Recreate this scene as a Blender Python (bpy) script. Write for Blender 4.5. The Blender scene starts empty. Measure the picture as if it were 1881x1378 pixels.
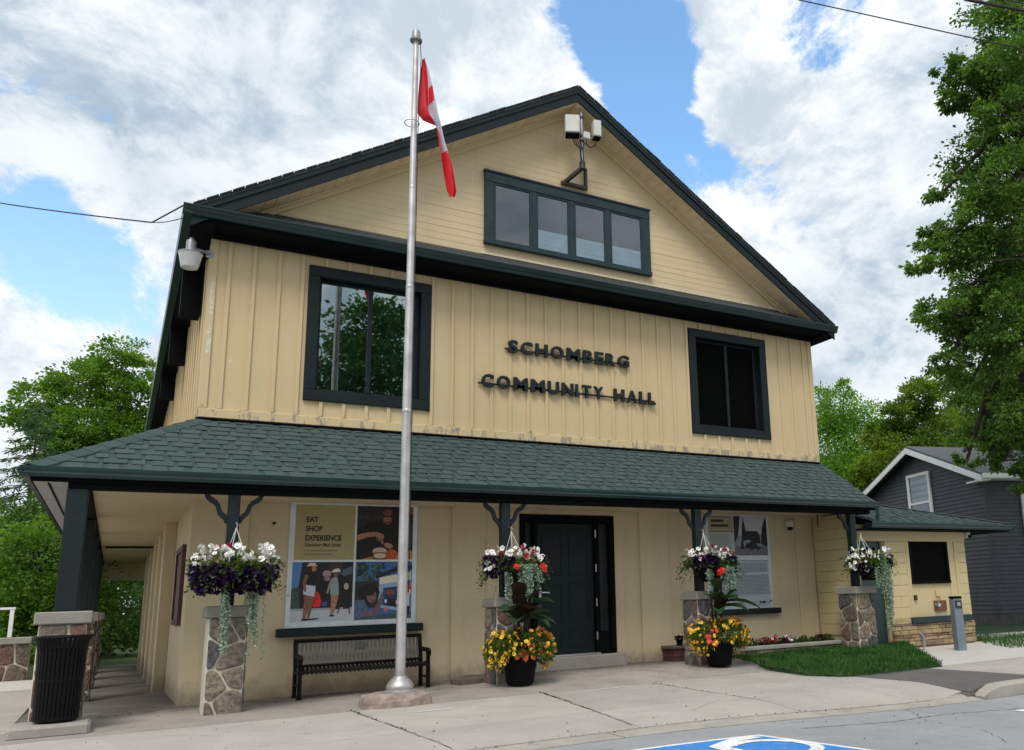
import bpy, math, random
import numpy as np
from mathutils import Vector, Matrix
rnd = random.Random(7)
rng = np.random.default_rng(7)
SC = bpy.context.scene
COL = SC.collection
R_ = math.radians

# ------------------------------------------------------------------ camera
cam_d = bpy.data.cameras.new('camera')
cam = bpy.data.objects.new('camera', cam_d)
COL.objects.link(cam)
cam.location = (-0.7972, -12.7180, 1.16)
cam.rotation_mode = 'XYZ'
cam.rotation_euler = (1.78102, 0.03350, -0.55023)
cam_d.sensor_width = 36
cam_d.lens = 36 * 1536.766 / 1881
cam_d.shift_x = -0.124505
cam_d.shift_y = 0.043375
cam_d.clip_start = 0.05
cam_d.clip_end = 2000
SC.camera = cam

# ------------------------------------------------------------------ world, sun, exposure
SUN_EL, SUN_AZ = 55.0, 218.0      # azimuth clockwise from +Y: sun behind the camera's left shoulder
world = bpy.data.worlds.new('World')
SC.world = world
world.use_nodes = True


class NT:
    def __init__(s, tree):
        s.t = tree
        s.n = tree.nodes
        s.l = tree.links

    def add(s, typ, **kw):
        nd = s.n.new(typ)
        for k, v in kw.items():
            if k[0] == 'i' and k[1:].isdigit():
                s.put(nd.inputs[int(k[1:])], v)
            elif k in ('operation', 'blend_type', 'data_type', 'interpolation', 'interpolation_type', 'noise_dimensions', 'sky_type', 'sun_disc', 'feature',
                       'sun_elevation', 'sun_rotation', 'air_density', 'dust_density', 'ozone_density', 'altitude', 'wave_type', 'bands_direction', 'clamp', 'use_clamp', 'layer_name', 'attribute_name'):
                setattr(nd, k, v)
            else:
                s.put(nd.inputs[k], v)
        return nd

    def put(s, sock, v):
        if isinstance(v, bpy.types.NodeSocket):
            s.l.new(v, sock)
        elif isinstance(v, bpy.types.Node):
            s.l.new(v.outputs[0], sock)
        else:
            if sock.type == 'RGBA' and len(v) == 3:
                v = (*v, 1)
            sock.default_value = v

    def math(s, op, a, b=0.0, c=0.0, clamp=False):
        nd = s.add('ShaderNodeMath', operation=op, i0=a, i1=b)
        if op in ('MULTIPLY_ADD', 'SMOOTH_MIN', 'COMPARE'):
            s.put(nd.inputs[2], c)
        nd.use_clamp = clamp
        return nd.outputs[0]

    def ramp(s, v, a, b, o0=0.0, o1=1.0, smooth=True):
        nd = s.n.new('ShaderNodeMapRange')
        nd.interpolation_type = 'SMOOTHSTEP' if smooth else 'LINEAR'
        for i, x in enumerate((v, a, b, o0, o1)):
            s.put(nd.inputs[i], x)
        return nd.outputs[0]

    def mix(s, f, a, b, blend='MIX'):
        nd = s.n.new('ShaderNodeMix')
        nd.data_type = 'RGBA'
        nd.blend_type = blend
        s.put(nd.inputs[0], f)
        s.put(nd.inputs[6], a)
        s.put(nd.inputs[7], b)
        return nd.outputs[2]

    def noise(s, vec, scale, detail=4, rough=0.55, dist=0.0):
        nd = s.n.new('ShaderNodeTexNoise')
        if vec is not None:
            s.put(nd.inputs['Vector'], vec)
        nd.inputs['Scale'].default_value = scale
        nd.inputs['Detail'].default_value = detail
        nd.inputs['Roughness'].default_value = rough
        nd.inputs['Distortion'].default_value = dist
        return nd.outputs[0]

    def scalevec(s, vec, sc, off=(0, 0, 0)):
        nd = s.n.new('ShaderNodeMapping')
        s.put(nd.inputs[0], vec)
        nd.inputs[1].default_value = off
        nd.inputs[3].default_value = sc
        return nd.outputs[0]


def pix_dir(u, v):
    """view direction of a pixel of the 1881x1378 photograph"""
    m = cam.rotation_euler.to_matrix()
    return (m @ Vector(((u - 940.5 - 234.2) / 1536.77, -(v - 689 - 81.6) / 1536.77, -1))).normalized()


w = NT(world.node_tree)
w.n.clear()
tc = w.n.new('ShaderNodeTexCoord').outputs['Generated']
sky = w.add('ShaderNodeTexSky', sky_type='NISHITA', sun_disc=False, sun_elevation=R_(SUN_EL), sun_rotation=R_(SUN_AZ),
            air_density=1.0, dust_density=0.6, ozone_density=2.0)
sep = w.add('ShaderNodeSeparateXYZ', i0=tc)
warp = w.n.new('ShaderNodeTexNoise')
w.put(warp.inputs['Vector'], tc)
warp.inputs['Scale'].default_value = 3.2
warp.inputs['Detail'].default_value = 3
wv = w.add('ShaderNodeVectorMath', operation='SUBTRACT', i0=warp.outputs['Color'], i1=(.5, .5, .5)).outputs[0]
wv = w.add('ShaderNodeVectorMath', operation='MULTIPLY', i0=wv, i1=(.16, .16, .12)).outputs[0]
cp = w.add('ShaderNodeVectorMath', operation='ADD', i0=tc, i1=wv).outputs[0]
cp = w.scalevec(cp, (1, 1, 1.55), (1.3, .4, .2))
SUNV = tuple(Vector((math.sin(R_(SUN_AZ)) * .35, math.cos(R_(SUN_AZ)) * .35, .9)) * .075)
cp2 = w.add('ShaderNodeVectorMath', operation='ADD', i0=cp, i1=SUNV).outputs[0]


def cloudfield(v):
    a = w.noise(v, 2.3, 3, 0.5)
    b_ = w.noise(v, 6.5, 10, 0.68, 0.15)
    c_ = w.noise(v, 15.0, 6, 0.6, 0.1)
    return w.math('ADD', w.math('MULTIPLY', w.math('SUBTRACT', a, 0.5), 0.75), w.math('ADD', w.math('MULTIPLY', w.math('SUBTRACT', b_, 0.5), 0.66), w.math('MULTIPLY', w.math('SUBTRACT', c_, 0.5), 0.26)))


f_here = cloudfield(cp)
f_sun = cloudfield(cp2)
n_sh = w.noise(w.scalevec(cp, (1, 1, 1), (3.1, 1.7, 0.4)), 2.6, 6, 0.55, 0.3)


def blob(u, v, deg_in, deg_out, amp):
    d = pix_dir(u, v)
    dp = w.add('ShaderNodeVectorMath', operation='DOT_PRODUCT', i0=tc, i1=tuple(d)).outputs['Value']
    return w.ramp(dp, math.cos(R_(deg_out)), math.cos(R_(deg_in)), 0.0, amp)


def summed(lst):
    acc = None
    for a in lst:
        x = blob(*a)
        acc = x if acc is None else w.math('ADD', acc, x)
    return acc


holes = summed([(1110, 0, 0, 5.8, .25), (1165, 110, 0, 4.9, .25), (1205, 205, 0, 4.0, .21), (1255, 295, 0, 3.8, .18), (1500, 55, 0, 4, .15),
                (80, 450, 0, 5.5, .14), (245, 500, 0, 5, .16), (30, 340, 0, 4, .08), (590, 280, 0, 3, .08), (1430, 30, 0, 4, .08), (230, 570, 0, 4, .07), (1250, 30, 0, 6, .12)])
dens = w.math('SUBTRACT', w.math('ADD', f_here, 0.205), holes)
cover = w.ramp(dens, -0.025, 0.085, 0.0, 1.0)
shade = summed([(60, 220, 2, 9, .38), (480, 60, 0, 7, .36), (1560, 590, 1, 9, .30), (1720, 180, 0, 7, .20), (330, 260, 0, 6, .2)])
relief = w.ramp(w.math('SUBTRACT', f_sun, f_here), -0.13, 0.15, 0.0, 1.0)
thick = w.ramp(dens, 0.10, 0.48, 0.0, 0.5)
sh = w.math('ADD', w.math('MULTIPLY', relief, 0.8), w.math('MULTIPLY', thick, w.ramp(n_sh, .3, .7, .2, 1.2)))
sh = w.math('MINIMUM', w.math('ADD', w.math('SUBTRACT', sh, .12), w.math('MULTIPLY', shade, w.ramp(n_sh, .3, .65, .5, 1.2))), 1.0)
sh = w.math('MAXIMUM', sh, 0.0)
CW, CG = (6.9, 7.2, 7.5), (3.0, 3.75, 4.5)
ccol = w.mix(sh, CW, CG)
skyc = w.mix(1.0, sky.outputs[0], (1.75, 2.1, 2.1), 'MULTIPLY')
low = w.ramp(sep.outputs[2], 0.0, 0.5, 0.9, 0.0)
skyc = w.mix(low, skyc, (5.0, 6.0, 7.0))
wc = w.mix(cover, skyc, ccol)
bg = w.add('ShaderNodeBackground', i0=wc, i1=0.1)
wo = w.n.new('ShaderNodeOutputWorld')
w.l.new(bg.outputs[0], wo.inputs[0])

sun_d = bpy.data.lights.new('sun', 'SUN')
sun_d.energy = 1.5
sun_d.angle = R_(22)
sun_d.color = (1.0, 0.95, 0.87)
sun = bpy.data.objects.new('sun', sun_d)
COL.objects.link(sun)
az, el = R_(SUN_AZ), R_(SUN_EL)
to_sun = Vector((math.sin(az) * math.cos(el), math.cos(az) * math.cos(el), math.sin(el)))
sun.rotation_euler = to_sun.to_track_quat('Z', 'Y').to_euler()
sun.location = (0, -20, 30)

SC.view_settings.view_transform = 'Standard'
SC.view_settings.look = 'None'
SC.view_settings.gamma = 1
SC.view_settings.exposure = 0.56
SC.view_settings.use_curve_mapping = False
SC.cycles.max_bounces = 8
SC.cycles.transparent_max_bounces = 12


# ------------------------------------------------------------------ mesh helpers
class MB:
    def __init__(s):
        s.v = []
        s.f = []
        s.mi = []
        s.cur = 0

    def face(s, pts):
        b = len(s.v)
        s.v += [tuple(p) for p in pts]
        s.f.append(tuple(range(b, b + len(pts))))
        s.mi.append(s.cur)

    def addmesh(s, vs, fs):
        b = len(s.v)
        s.v += [tuple(p) for p in vs]
        for f in fs:
            s.f.append(tuple(b + i for i in f))
            s.mi.append(s.cur)
        return s

    def box(s, x0, x1, y0, y1, z0, z1, ch=0.0, M=None):
        x0, x1 = min(x0, x1), max(x0, x1)
        y0, y1 = min(y0, y1), max(y0, y1)
        z0, z1 = min(z0, z1), max(z0, z1)
        if ch <= 0:
            vs = [(x, y, z) for z in (z0, z1) for y in (y0, y1) for x in (x0, x1)]
            fs = [(0, 2, 3, 1), (4, 5, 7, 6), (0, 1, 5, 4), (2, 6, 7, 3), (0, 4, 6, 2), (1, 3, 7, 5)]
        else:
            c = min(ch, (x1 - x0) * .45, (y1 - y0) * .45, (z1 - z0) * .45)
            vs, idx = [], {}
            for i, (sx, x) in enumerate(((1, x0), (-1, x1))):
                for j, (sy, y) in enumerate(((1, y0), (-1, y1))):
                    for k, (sz, z) in enumerate(((1, z0), (-1, z1))):
                        for a in range(3):
                            p = [x + sx * c, y + sy * c, z + sz * c]
                            p[a] = (x, y, z)[a]
                            idx[(i, j, k, a)] = len(vs)
                            vs.append(tuple(p))
            fs = []
            for a in range(3):
                b_, c_ = [q for q in range(3) if q != a]
                for side in (0, 1):
                    q = []
                    for (m, n) in ((0, 0), (1, 0), (1, 1), (0, 1)):
                        t = [0, 0, 0]
                        t[a], t[b_], t[c_] = side, m, n
                        q.append(idx[(*t, a)])
                    if (side == 0) != (a == 1):
                        q.reverse()
                    fs.append(tuple(q))
            for e in range(3):
                b_, c_ = [q for q in range(3) if q != e]
                for m in (0, 1):
                    for n in (0, 1):
                        t0, t1 = [0, 0, 0], [0, 0, 0]
                        t0[b_] = t1[b_] = m
                        t0[c_] = t1[c_] = n
                        t1[e] = 1
                        q = [idx[(*t0, b_)], idx[(*t1, b_)], idx[(*t1, c_)], idx[(*t0, c_)]]
                        if ((m + n) % 2 == 0) != (e == 1):
                            q.reverse()
                        fs.append(tuple(q))
            for i in (0, 1):
                for j in (0, 1):
                    for k in (0, 1):
                        q = [idx[(i, j, k, a)] for a in range(3)]
                        if (i + j + k) % 2 == 0:
                            q.reverse()
                        fs.append(tuple(q))
        if M is not None:
            vs = [tuple(M @ Vector(p)) for p in vs]
        return s.addmesh(vs, fs)

    def obb(s, c, size, M3=None, ch=0.0):
        M = Matrix.Translation(Vector(c))
        if M3 is not None:
            M = M @ M3.to_4x4()
        a, b, d = (q / 2 for q in size)
        return s.box(-a, a, -b, b, -d, d, ch, M)

    def bar(s, p, q, wd, th, ch=0.0, up=(0, 0, 1)):
        """rectangular bar from p to q"""
        p, q = Vector(p), Vector(q)
        d = q - p
        L = d.length
        z = d.normalized()
        x = Vector(up).cross(z)
        if x.length < 1e-4:
            x = Vector((1, 0, 0)).cross(z)
        x.normalize()
        y = z.cross(x)
        M = Matrix((x, y, z)).transposed()
        return s.obb((p + q) / 2, (wd, th, L), M, ch)

    def prism(s, poly, fn, a, b):
        """poly 2D (ccw) ; fn(u,v,t)->xyz ; extruded from t=a to t=b"""
        n = len(poly)
        vs = [fn(u, v, a) for u, v in poly] + [fn(u, v, b) for u, v in poly]
        fs = [tuple(reversed(range(n))), tuple(range(n, 2 * n))] + [(i, (i + 1) % n, n + (i + 1) % n, n + i) for i in range(n)]
        return s.addmesh(vs, fs)

    def tube(s, pts, r, n=8, cap=True):
        pts = [Vector(p) for p in pts]
        m = len(pts)
        rs = r if isinstance(r, (list, tuple)) else [r] * m
        rings = []
        ref = None
        for i, p in enumerate(pts):
            d = (pts[min(i + 1, m - 1)] - pts[max(i - 1, 0)]).normalized()
            if ref is None:
                ref = Vector((0, 0, 1)) if abs(d.z) < .9 else Vector((1, 0, 0))
            x = ref - d * ref.dot(d)
            x.normalize()
            ref = x
            y = d.cross(x)
            rings.append([p + (x * math.cos(t) + y * math.sin(t)) * rs[i] for t in [2 * math.pi * k / n for k in range(n)]])
        vs = [q for rg in rings for q in rg]
        fs = [(i * n + k, i * n + (k + 1) % n, (i + 1) * n + (k + 1) % n, (i + 1) * n + k) for i in range(m - 1) for k in range(n)]
        if cap:
            fs += [tuple(reversed(range(n))), tuple(range((m - 1) * n, m * n))]
        return s.addmesh(vs, fs)

    def lathe(s, prof, n=24, c=(0, 0, 0), squash=1.0):
        m = len(prof)
        vs = [(c[0] + r * math.cos(2 * math.pi * k / n), c[1] + squash * r * math.sin(2 * math.pi * k / n), c[2] + z) for r, z in prof for k in range(n)]
        fs = [(i * n + k, i * n + (k + 1) % n, (i + 1) * n + (k + 1) % n, (i + 1) * n + k) for i in range(m - 1) for k in range(n)]
        fs += [tuple(reversed(range(n))), tuple(range((m - 1) * n, m * n))]
        return s.addmesh(vs, fs)

    def mesh(s, name, mats, smooth=False):
        me = bpy.data.meshes.new(name)
        me.from_pydata(s.v, [], s.f)
        for m in (mats if isinstance(mats, (list, tuple)) else [mats]):
            me.materials.append(m)
        if any(s.mi):
            me.polygons.foreach_set('material_index', s.mi)
        if smooth:
            me.polygons.foreach_set('use_smooth', [True] * len(me.polygons))
            if smooth is not True:
                try:
                    me.set_sharp_from_angle(angle=R_(smooth))
                except Exception:
                    pass
        me.update()
        return me

    def build(s, name, mats, parent=None, smooth=False, loc=None, rot=None):
        return put(name, s.mesh(name, mats, smooth), parent, loc, rot)


def put(name, me, parent=None, loc=None, rot=None, sc=None):
    o = bpy.data.objects.new(name, me)
    COL.objects.link(o)
    if parent is not None:
        o.parent = parent
    if loc is not None:
        o.location = loc
    if rot is not None:
        o.rotation_euler = rot
    if sc is not None:
        o.scale = (sc, sc, sc) if isinstance(sc, (int, float)) else sc
    return o


def tag(o, label=None, cat=None, group=None, kind=None):
    if label:
        o['label'] = label
    if cat:
        o['category'] = cat
    if group:
        o['group'] = group
    if kind:
        o['kind'] = kind
    return o


def thing(name, label, cat, loc=(0, 0, 0), rz=0.0, group=None):
    o = bpy.data.objects.new(name, None)
    o.empty_display_size = 0.1
    COL.objects.link(o)
    o.location = loc
    o.rotation_euler = (0, 0, rz)
    return tag(o, label, cat, group)


def boxpart(name, m, parent, x0, x1, y0, y1, z0, z1, ch=0.004):
    return MB().box(x0, x1, y0, y1, z0, z1, ch).build(name, m, parent)


# ------------------------------------------------------------------ materials
def srgb(r, g, b):
    f = lambda c: (c / 255) / 12.92 if c <= 10 else ((c / 255 + 0.055) / 1.055) ** 2.4
    return (f(r), f(g), f(b))


def newmat(name):
    m = bpy.data.materials.new(name)
    m.use_nodes = True
    t = NT(m.node_tree)
    bs = t.n['Principled BSDF']
    oc = t.n.new('ShaderNodeTexCoord').outputs['Object']
    return m, t, bs, oc


def plain(name, c, rough=0.6, metal=0.0, var=0.12, scale=6.0, bump=0.0, bscale=60.0, spec=0.5, island=0.0):
    m, t, bs, oc = newmat(name)
    n = t.noise(oc, scale, 5, 0.6)
    f = t.ramp(n, 0.25, 0.75, 1 - var, 1 + var)
    if island:
        g = t.n.new('ShaderNodeNewGeometry').outputs['Random Per Island']
        oi = t.n.new('ShaderNodeObjectInfo').outputs['Random']
        q = t.math('FRACT', t.math('ADD', g, oi))
        f = t.math('MULTIPLY', f, t.ramp(q, 0, 1, 1 - island, 1 + island, False))
    col = t.mix(1.0, c, t.add('ShaderNodeCombineColor', i0=f, i1=f, i2=f).outputs[0], 'MULTIPLY')
    t.put(bs.inputs['Base Color'], col)
    bs.inputs['Roughness'].default_value = rough
    bs.inputs['Metallic'].default_value = metal
    bs.inputs['Specular IOR Level'].default_value = spec
    if bump:
        b = t.n.new('ShaderNodeBump')
        b.inputs['Strength'].default_value = bump
        b.inputs['Distance'].default_value = 0.02
        t.put(b.inputs['Height'], t.noise(oc, bscale, 4, 0.6))
        t.l.new(b.outputs[0], bs.inputs['Normal'])
    return m


def wallpaint(name, c, dirt, peel_z=None, bump=0.15, base=False):
    """beige paint with streaks, grime and peeling near a bottom edge"""
    m, t, bs, oc = newmat(name)
    n1 = t.noise(oc, 1.3, 5, 0.6)
    n2 = t.noise(t.scalevec(oc, (7, 7, 0.5)), 1.0, 5, 0.6)
    n3 = t.noise(oc, 38, 3, 0.6)
    col = t.mix(t.ramp(n1, .3, .75, 0, .35), c, tuple(x * 0.84 for x in c))
    col = t.mix(t.math('MULTIPLY', t.ramp(n2, .52, .8), .35), col, dirt)
    col = t.mix(t.math('MULTIPLY', t.ramp(n3, .66, .74), .45), col, tuple(x * 0.7 for x in c))
    if base:
        z = t.add('ShaderNodeSeparateXYZ', i0=oc).outputs[2]
        n4 = t.noise(oc, 5, 6, 0.7, 0.4)
        zn = t.math('SUBTRACT', z, t.math('MULTIPLY', n4, 0.55))
        col = t.mix(t.ramp(zn, -.28, .08, .75, 0.0), col, (.20, .165, .125))
        n5 = t.noise(t.scalevec(oc, (3, 3, 1.2), (4, 1, 2)), 1.6, 6, .7, .5)
        col = t.mix(t.ramp(n5, .55, .75, 0, .35), col, tuple(x * .72 for x in c))
        col = t.mix(t.ramp(t.noise(oc, 16, 5, .75), .64, .70, 0, .4), col, tuple(x * .6 for x in c))
    if peel_z is not None:
        z = t.add('ShaderNodeSeparateXYZ', i0=oc).outputs[2]
        zone = t.ramp(z, peel_z, peel_z + 0.45, 1.0, 0.0)
        pn = t.noise(t.scalevec(oc, (9, 9, 3)), 1.0, 6, 0.7)
        pm = t.ramp(t.math('ADD', pn, t.math('MULTIPLY', zone, 0.20)), 0.70, 0.75)
        pm = t.math('MULTIPLY', pm, t.math('MINIMUM', t.math('MULTIPLY', zone, 3), 1.0))
        col = t.mix(pm, col, (0.36, 0.30, 0.22))
    t.put(bs.inputs['Base Color'], col)
    bs.inputs['Roughness'].default_value = 0.65
    bs.inputs['Specular IOR Level'].default_value = 0.25
    b = t.n.new('ShaderNodeBump')
    b.inputs['Strength'].default_value = bump
    b.inputs['Distance'].default_value = 0.015
    t.put(b.inputs['Height'], t.noise(oc, 45, 5, 0.65))
    t.l.new(b.outputs[0], bs.inputs['Normal'])
    return m


def leafmat(name, c1, c2, trans=0.42, nscale=0.5):
    m, t, bs, oc = newmat(name)
    g = t.n.new('ShaderNodeNewGeometry').outputs['Random Per Island']
    n = t.noise(oc, nscale, 3, 0.6)
    f = t.math('ADD', t.math('MULTIPLY', t.math('POWER', g, 1.4), 0.6), t.ramp(n, .38, .62, 0, .45))
    col = t.mix(f, c1, c2)
    t.put(bs.inputs['Base Color'], col)
    bs.inputs['Roughness'].default_value = 0.5
    bs.inputs['Specular IOR Level'].default_value = 0.3
    tr = t.n.new('ShaderNodeBsdfTranslucent')
    t.put(tr.inputs[0], t.mix(1.0, col, (1.3, 1.5, .6), 'MULTIPLY'))
    mx = t.n.new('ShaderNodeMixShader')
    mx.inputs[0].default_value = trans
    t.l.new(bs.outputs[0], mx.inputs[1])
    t.l.new(tr.outputs[0], mx.inputs[2])
    t.l.new(mx.outputs[0], t.n['Material Output'].inputs[0])
    return m


def glassmat(name, tint=(0.75, 0.8, 0.8), refl=0.25, most=1.0):
    m, t, bs, oc = newmat(name)
    t.n.remove(bs)
    lw = t.n.new('ShaderNodeLayerWeight')
    lw.inputs[0].default_value = 0.22
    f = t.ramp(lw.outputs['Fresnel'], 0, 1, refl, most, False)
    tr = t.add('ShaderNodeBsdfTransparent', i0=tint)
    gl = t.add('ShaderNodeBsdfGlossy', i0=(.92, 1.0, 1.0), Roughness=0.012)
    b = t.n.new('ShaderNodeBump')
    b.inputs['Strength'].default_value = 0.03
    b.inputs['Distance'].default_value = 0.01
    t.put(b.inputs['Height'], t.noise(oc, 2.2, 2, 0.5))
    t.l.new(b.outputs[0], gl.inputs['Normal'])
    mx = t.n.new('ShaderNodeMixShader')
    t.put(mx.inputs[0], f)
    t.l.new(tr.outputs[0], mx.inputs[1])
    t.l.new(gl.outputs[0], mx.inputs[2])
    t.l.new(mx.outputs[0], t.n['Material Output'].inputs[0])
    return m


def groundmat(name, c1, c2, grit, scale=1.2, bump=0.3, stain=0.35, dirt_y=None, dirtc=(.12, .11, .10), wear=0.0):
    m, t, bs, oc = newmat(name)
    n1 = t.noise(oc, scale, 6, 0.65, 0.3)
    n2 = t.noise(oc, 0.35, 4, 0.6)
    n3 = t.noise(oc, 120, 3, 0.7)
    n4 = t.noise(t.scalevec(oc, (1, 1, 1), (5, 2, 1)), 5, 6, 0.7, 0.4)
    col = t.mix(t.ramp(n1, .3, .7), c1, c2)
    col = t.mix(t.math('MULTIPLY', t.ramp(n2, .45, .75), stain), col, tuple(x * .72 for x in c1))
    col = t.mix(t.math('MULTIPLY', t.ramp(n4, .54, .72), .5), col, tuple(x * .62 for x in c2))
    n5 = t.noise(t.scalevec(oc, (1, 1, 1), (9, 4, 2)), 17, 5, 0.7, 0.3)
    col = t.mix(t.ramp(n5, .5, .8, 0, .5), col, tuple(x * .66 for x in c1))
    col = t.mix(t.ramp(n5, .22, .42, .35, 0), col, tuple(min(x * 1.22, .95) for x in c1))
    col = t.mix(t.ramp(n3, .45, .75, 0, .55), col, grit)
    oi = t.n.new('ShaderNodeObjectInfo').outputs['Random']
    v = t.ramp(oi, 0, 1, .93, 1.05, False)
    col = t.mix(1.0, col, t.add('ShaderNodeCombineColor', i0=v, i1=v, i2=v).outputs[0], 'MULTIPLY')
    if wear:
        wn = t.math('ADD', t.math('MULTIPLY', t.noise(oc, 11, 6, .75), .7), t.math('MULTIPLY', t.noise(oc, 60, 4, .7), .3))
        col = t.mix(t.ramp(wn, .53, .60, 0, wear), col, (.30, .305, .31))
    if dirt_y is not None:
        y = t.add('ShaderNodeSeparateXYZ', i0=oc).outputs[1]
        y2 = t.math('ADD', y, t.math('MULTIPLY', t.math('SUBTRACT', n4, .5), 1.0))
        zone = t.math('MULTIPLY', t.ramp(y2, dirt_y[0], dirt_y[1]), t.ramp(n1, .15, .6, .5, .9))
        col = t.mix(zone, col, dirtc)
    t.put(bs.inputs['Base Color'], col)
    bs.inputs['Roughness'].default_value = 0.9
    bs.inputs['Specular IOR Level'].default_value = 0.2
    b = t.n.new('ShaderNodeBump')
    b.inputs['Strength'].default_value = bump
    b.inputs['Distance'].default_value = 0.012
    t.put(b.inputs['Height'], t.math('ADD', t.noise(oc, 70, 5, 0.7), n4))
    t.l.new(b.outputs[0], bs.inputs['Normal'])
    return m


BEIGE = (0.655, 0.512, 0.303)
M = {}
M['wall_up'] = wallpaint('beige_board_paint', BEIGE, (0.45, 0.35, 0.22), peel_z=3.78)
M['wall_gable'] = wallpaint('beige_gable_paint', (0.69, 0.55, 0.345), (0.52, 0.41, 0.26))
M['wall_low'] = wallpaint('beige_stucco', (0.655, 0.54, 0.355), (0.44, 0.36, 0.24), bump=0.4, base=True)
M['ceiling'] = wallpaint('beige_ceiling_paint', (0.66, 0.55, 0.38), (0.48, 0.39, 0.27))
M['block'] = wallpaint('yellow_beige_block', (0.60, 0.495, 0.28), (0.42, 0.34, 0.2), bump=0.3)
M['soffit'] = plain('beige_soffit', (0.66, 0.53, 0.34), 0.7, var=.1, island=.06)
M['peel'] = plain('old_primer', (0.66, 0.60, 0.44), 0.8, var=.2, scale=25)
M['trim'] = plain('blue_black_trim', (0.0042, 0.0115, 0.0140), 0.5, var=.25, scale=9, spec=.3)
M['trim2'] = plain('slate_blue_trim', (0.016, 0.036, 0.042), 0.5, var=.25, scale=9, spec=.35)
M['post'] = plain('slate_blue_post', (0.0058, 0.0138, 0.0170), 0.55, var=.25, scale=8, spec=.35)
M['black'] = plain('black_green_trim', (0.0028, 0.0042, 0.0048), 0.8, var=.2, spec=.10)
M['gutter'] = plain('dark_green_gutter', (0.0055, 0.030, 0.030), 0.32, var=.2, scale=4)
M['soffit_grey'] = plain('pale_grey_soffit', (0.42, 0.43, 0.42), 0.7, var=.1)
SH = [plain('green_shingle_%d' % i, c, 0.95, var=.22, scale=70, bump=.4, bscale=180, spec=.15) for i, c in
      enumerate([(.062, .090, .088), (.067, .096, .093), (.059, .086, .083), (.071, .101, .098)])]
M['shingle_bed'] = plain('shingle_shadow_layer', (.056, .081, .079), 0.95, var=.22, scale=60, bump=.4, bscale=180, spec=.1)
M['rooftop'] = plain('charcoal_roofing', (.045, .05, .052), 0.95, var=.3, scale=40, bump=.4, bscale=120)
M['glass'] = glassmat('window_glass', (.50, .60, .58), .30)
M['glass_soft'] = glassmat('gable_glass', (.9, .92, .95), .05)
M['glass_far'] = glassmat('far_window_glass', (.7, .75, .8), .03, .16)
M['sidelight'] = plain('dim_sidelight', (.022, .026, .029), .35, var=.3, scale=3, spec=.3)
M['darkglass'] = plain('matte_black_pane', (0.0007, 0.0008, 0.0009), 0.7, spec=.06)  # opaque matte black in place of reflecting glass
M['interior'] = plain('dark_interior', (0.012, 0.014, 0.014), 0.9)
M['blind'] = plain('grey_mauve_blind', (0.115, 0.11, 0.135), 0.8, var=.06)
M['reflect_strip'] = plain('pale_reflection_strip', (0.62, 0.74, 0.78), 0.6, var=.06)
M['door'] = plain('green_black_door', (0.0032, 0.0105, 0.0120), 0.45, var=.2, spec=.3)
M['alu'] = plain('aluminium', (0.62, 0.63, 0.64), 0.35, 0.9, var=.12, scale=14)
M['pole'] = plain('flagpole_aluminium', (0.52, 0.505, 0.50), 0.48, 0.7, var=.22, scale=4)
M['white'] = plain('white_paint', (0.78, 0.79, 0.78), 0.5, var=.06)
M['white_dev'] = plain('offwhite_plastic', (0.62, 0.62, 0.58), 0.45, var=.06)
M['galv'] = plain('galvanised_steel', (0.33, 0.34, 0.35), 0.45, 0.6, var=.2, scale=20)
M['darksteel'] = plain('dark_steel', (0.05, 0.048, 0.045), 0.5, 0.5, var=.3)
M['cable'] = plain('black_cable', (0.012, 0.012, 0.013), 0.6)
M['mortar'] = plain('pale_mortar', (0.62, 0.57, 0.46), 0.9, var=.12, scale=30, bump=.4)
M['cap'] = groundmat('concrete_cap', (.36, .34, .30), (.30, .28, .25), (.22, .21, .19), 4, .4, .3)
STONE = [plain('fieldstone_%d' % i, c, 0.9, var=.5, scale=16, bump=1.0, bscale=24, spec=.25) for i, c in
         enumerate([(.15, .115, .095), (.20, .17, .14), (.105, .10, .105), (.24, .20, .15), (.17, .105, .085), (.13, .12, .11)])]
FLAG_ST = [plain('ledge_stone_%d' % i, c, 0.9, var=.3, scale=12, bump=.5, bscale=40) for i, c in
           enumerate([(.34, .25, .13), (.28, .20, .11), (.40, .30, .16), (.23, .155, .10), (.36, .26, .16)])]
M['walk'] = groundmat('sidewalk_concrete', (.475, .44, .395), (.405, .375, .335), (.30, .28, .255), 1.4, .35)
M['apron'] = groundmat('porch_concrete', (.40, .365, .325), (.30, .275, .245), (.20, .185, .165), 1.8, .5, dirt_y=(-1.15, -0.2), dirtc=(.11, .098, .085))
M['newwalk'] = groundmat('pale_concrete', (.60, .575, .53), (.54, .52, .48), (.40, .38, .35), 1.2, .25)
M['kerb'] = groundmat('kerb_concrete', (.44, .41, .36), (.34, .32, .28), (.24, .23, .21), 2.2, .5)
M['asphalt'] = groundmat('worn_asphalt', (.40, .405, .415), (.32, .325, .335), (.17, .17, .175), 0.8, .6, .3)
M['patch'] = groundmat('dark_asphalt_patch', (.155, .145, .14), (.12, .115, .11), (.08, .078, .075), 1.5, .6, .2)
M['soilground'] = groundmat('rough_lawn', (.045, .075, .022), (.06, .085, .03), (.03, .05, .018), 1.0, .8)
M['joint'] = plain('joint_dirt', (.10, .09, .075), 0.95, var=.3, scale=20)
M['soil'] = plain('dark_soil', (.02, .014, .010), 0.95, var=.4, scale=30, bump=.8)
M['roadwhite'] = groundmat('road_paint_white', (.86, .88, .88), (.78, .80, .80), (.62, .63, .63), 3, .3, .1, wear=.75)
M['roadblue'] = groundmat('road_paint_blue', (.035, .22, .62), (.05, .25, .66), (.10, .30, .60), 3, .3, .1, wear=.6)
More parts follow.
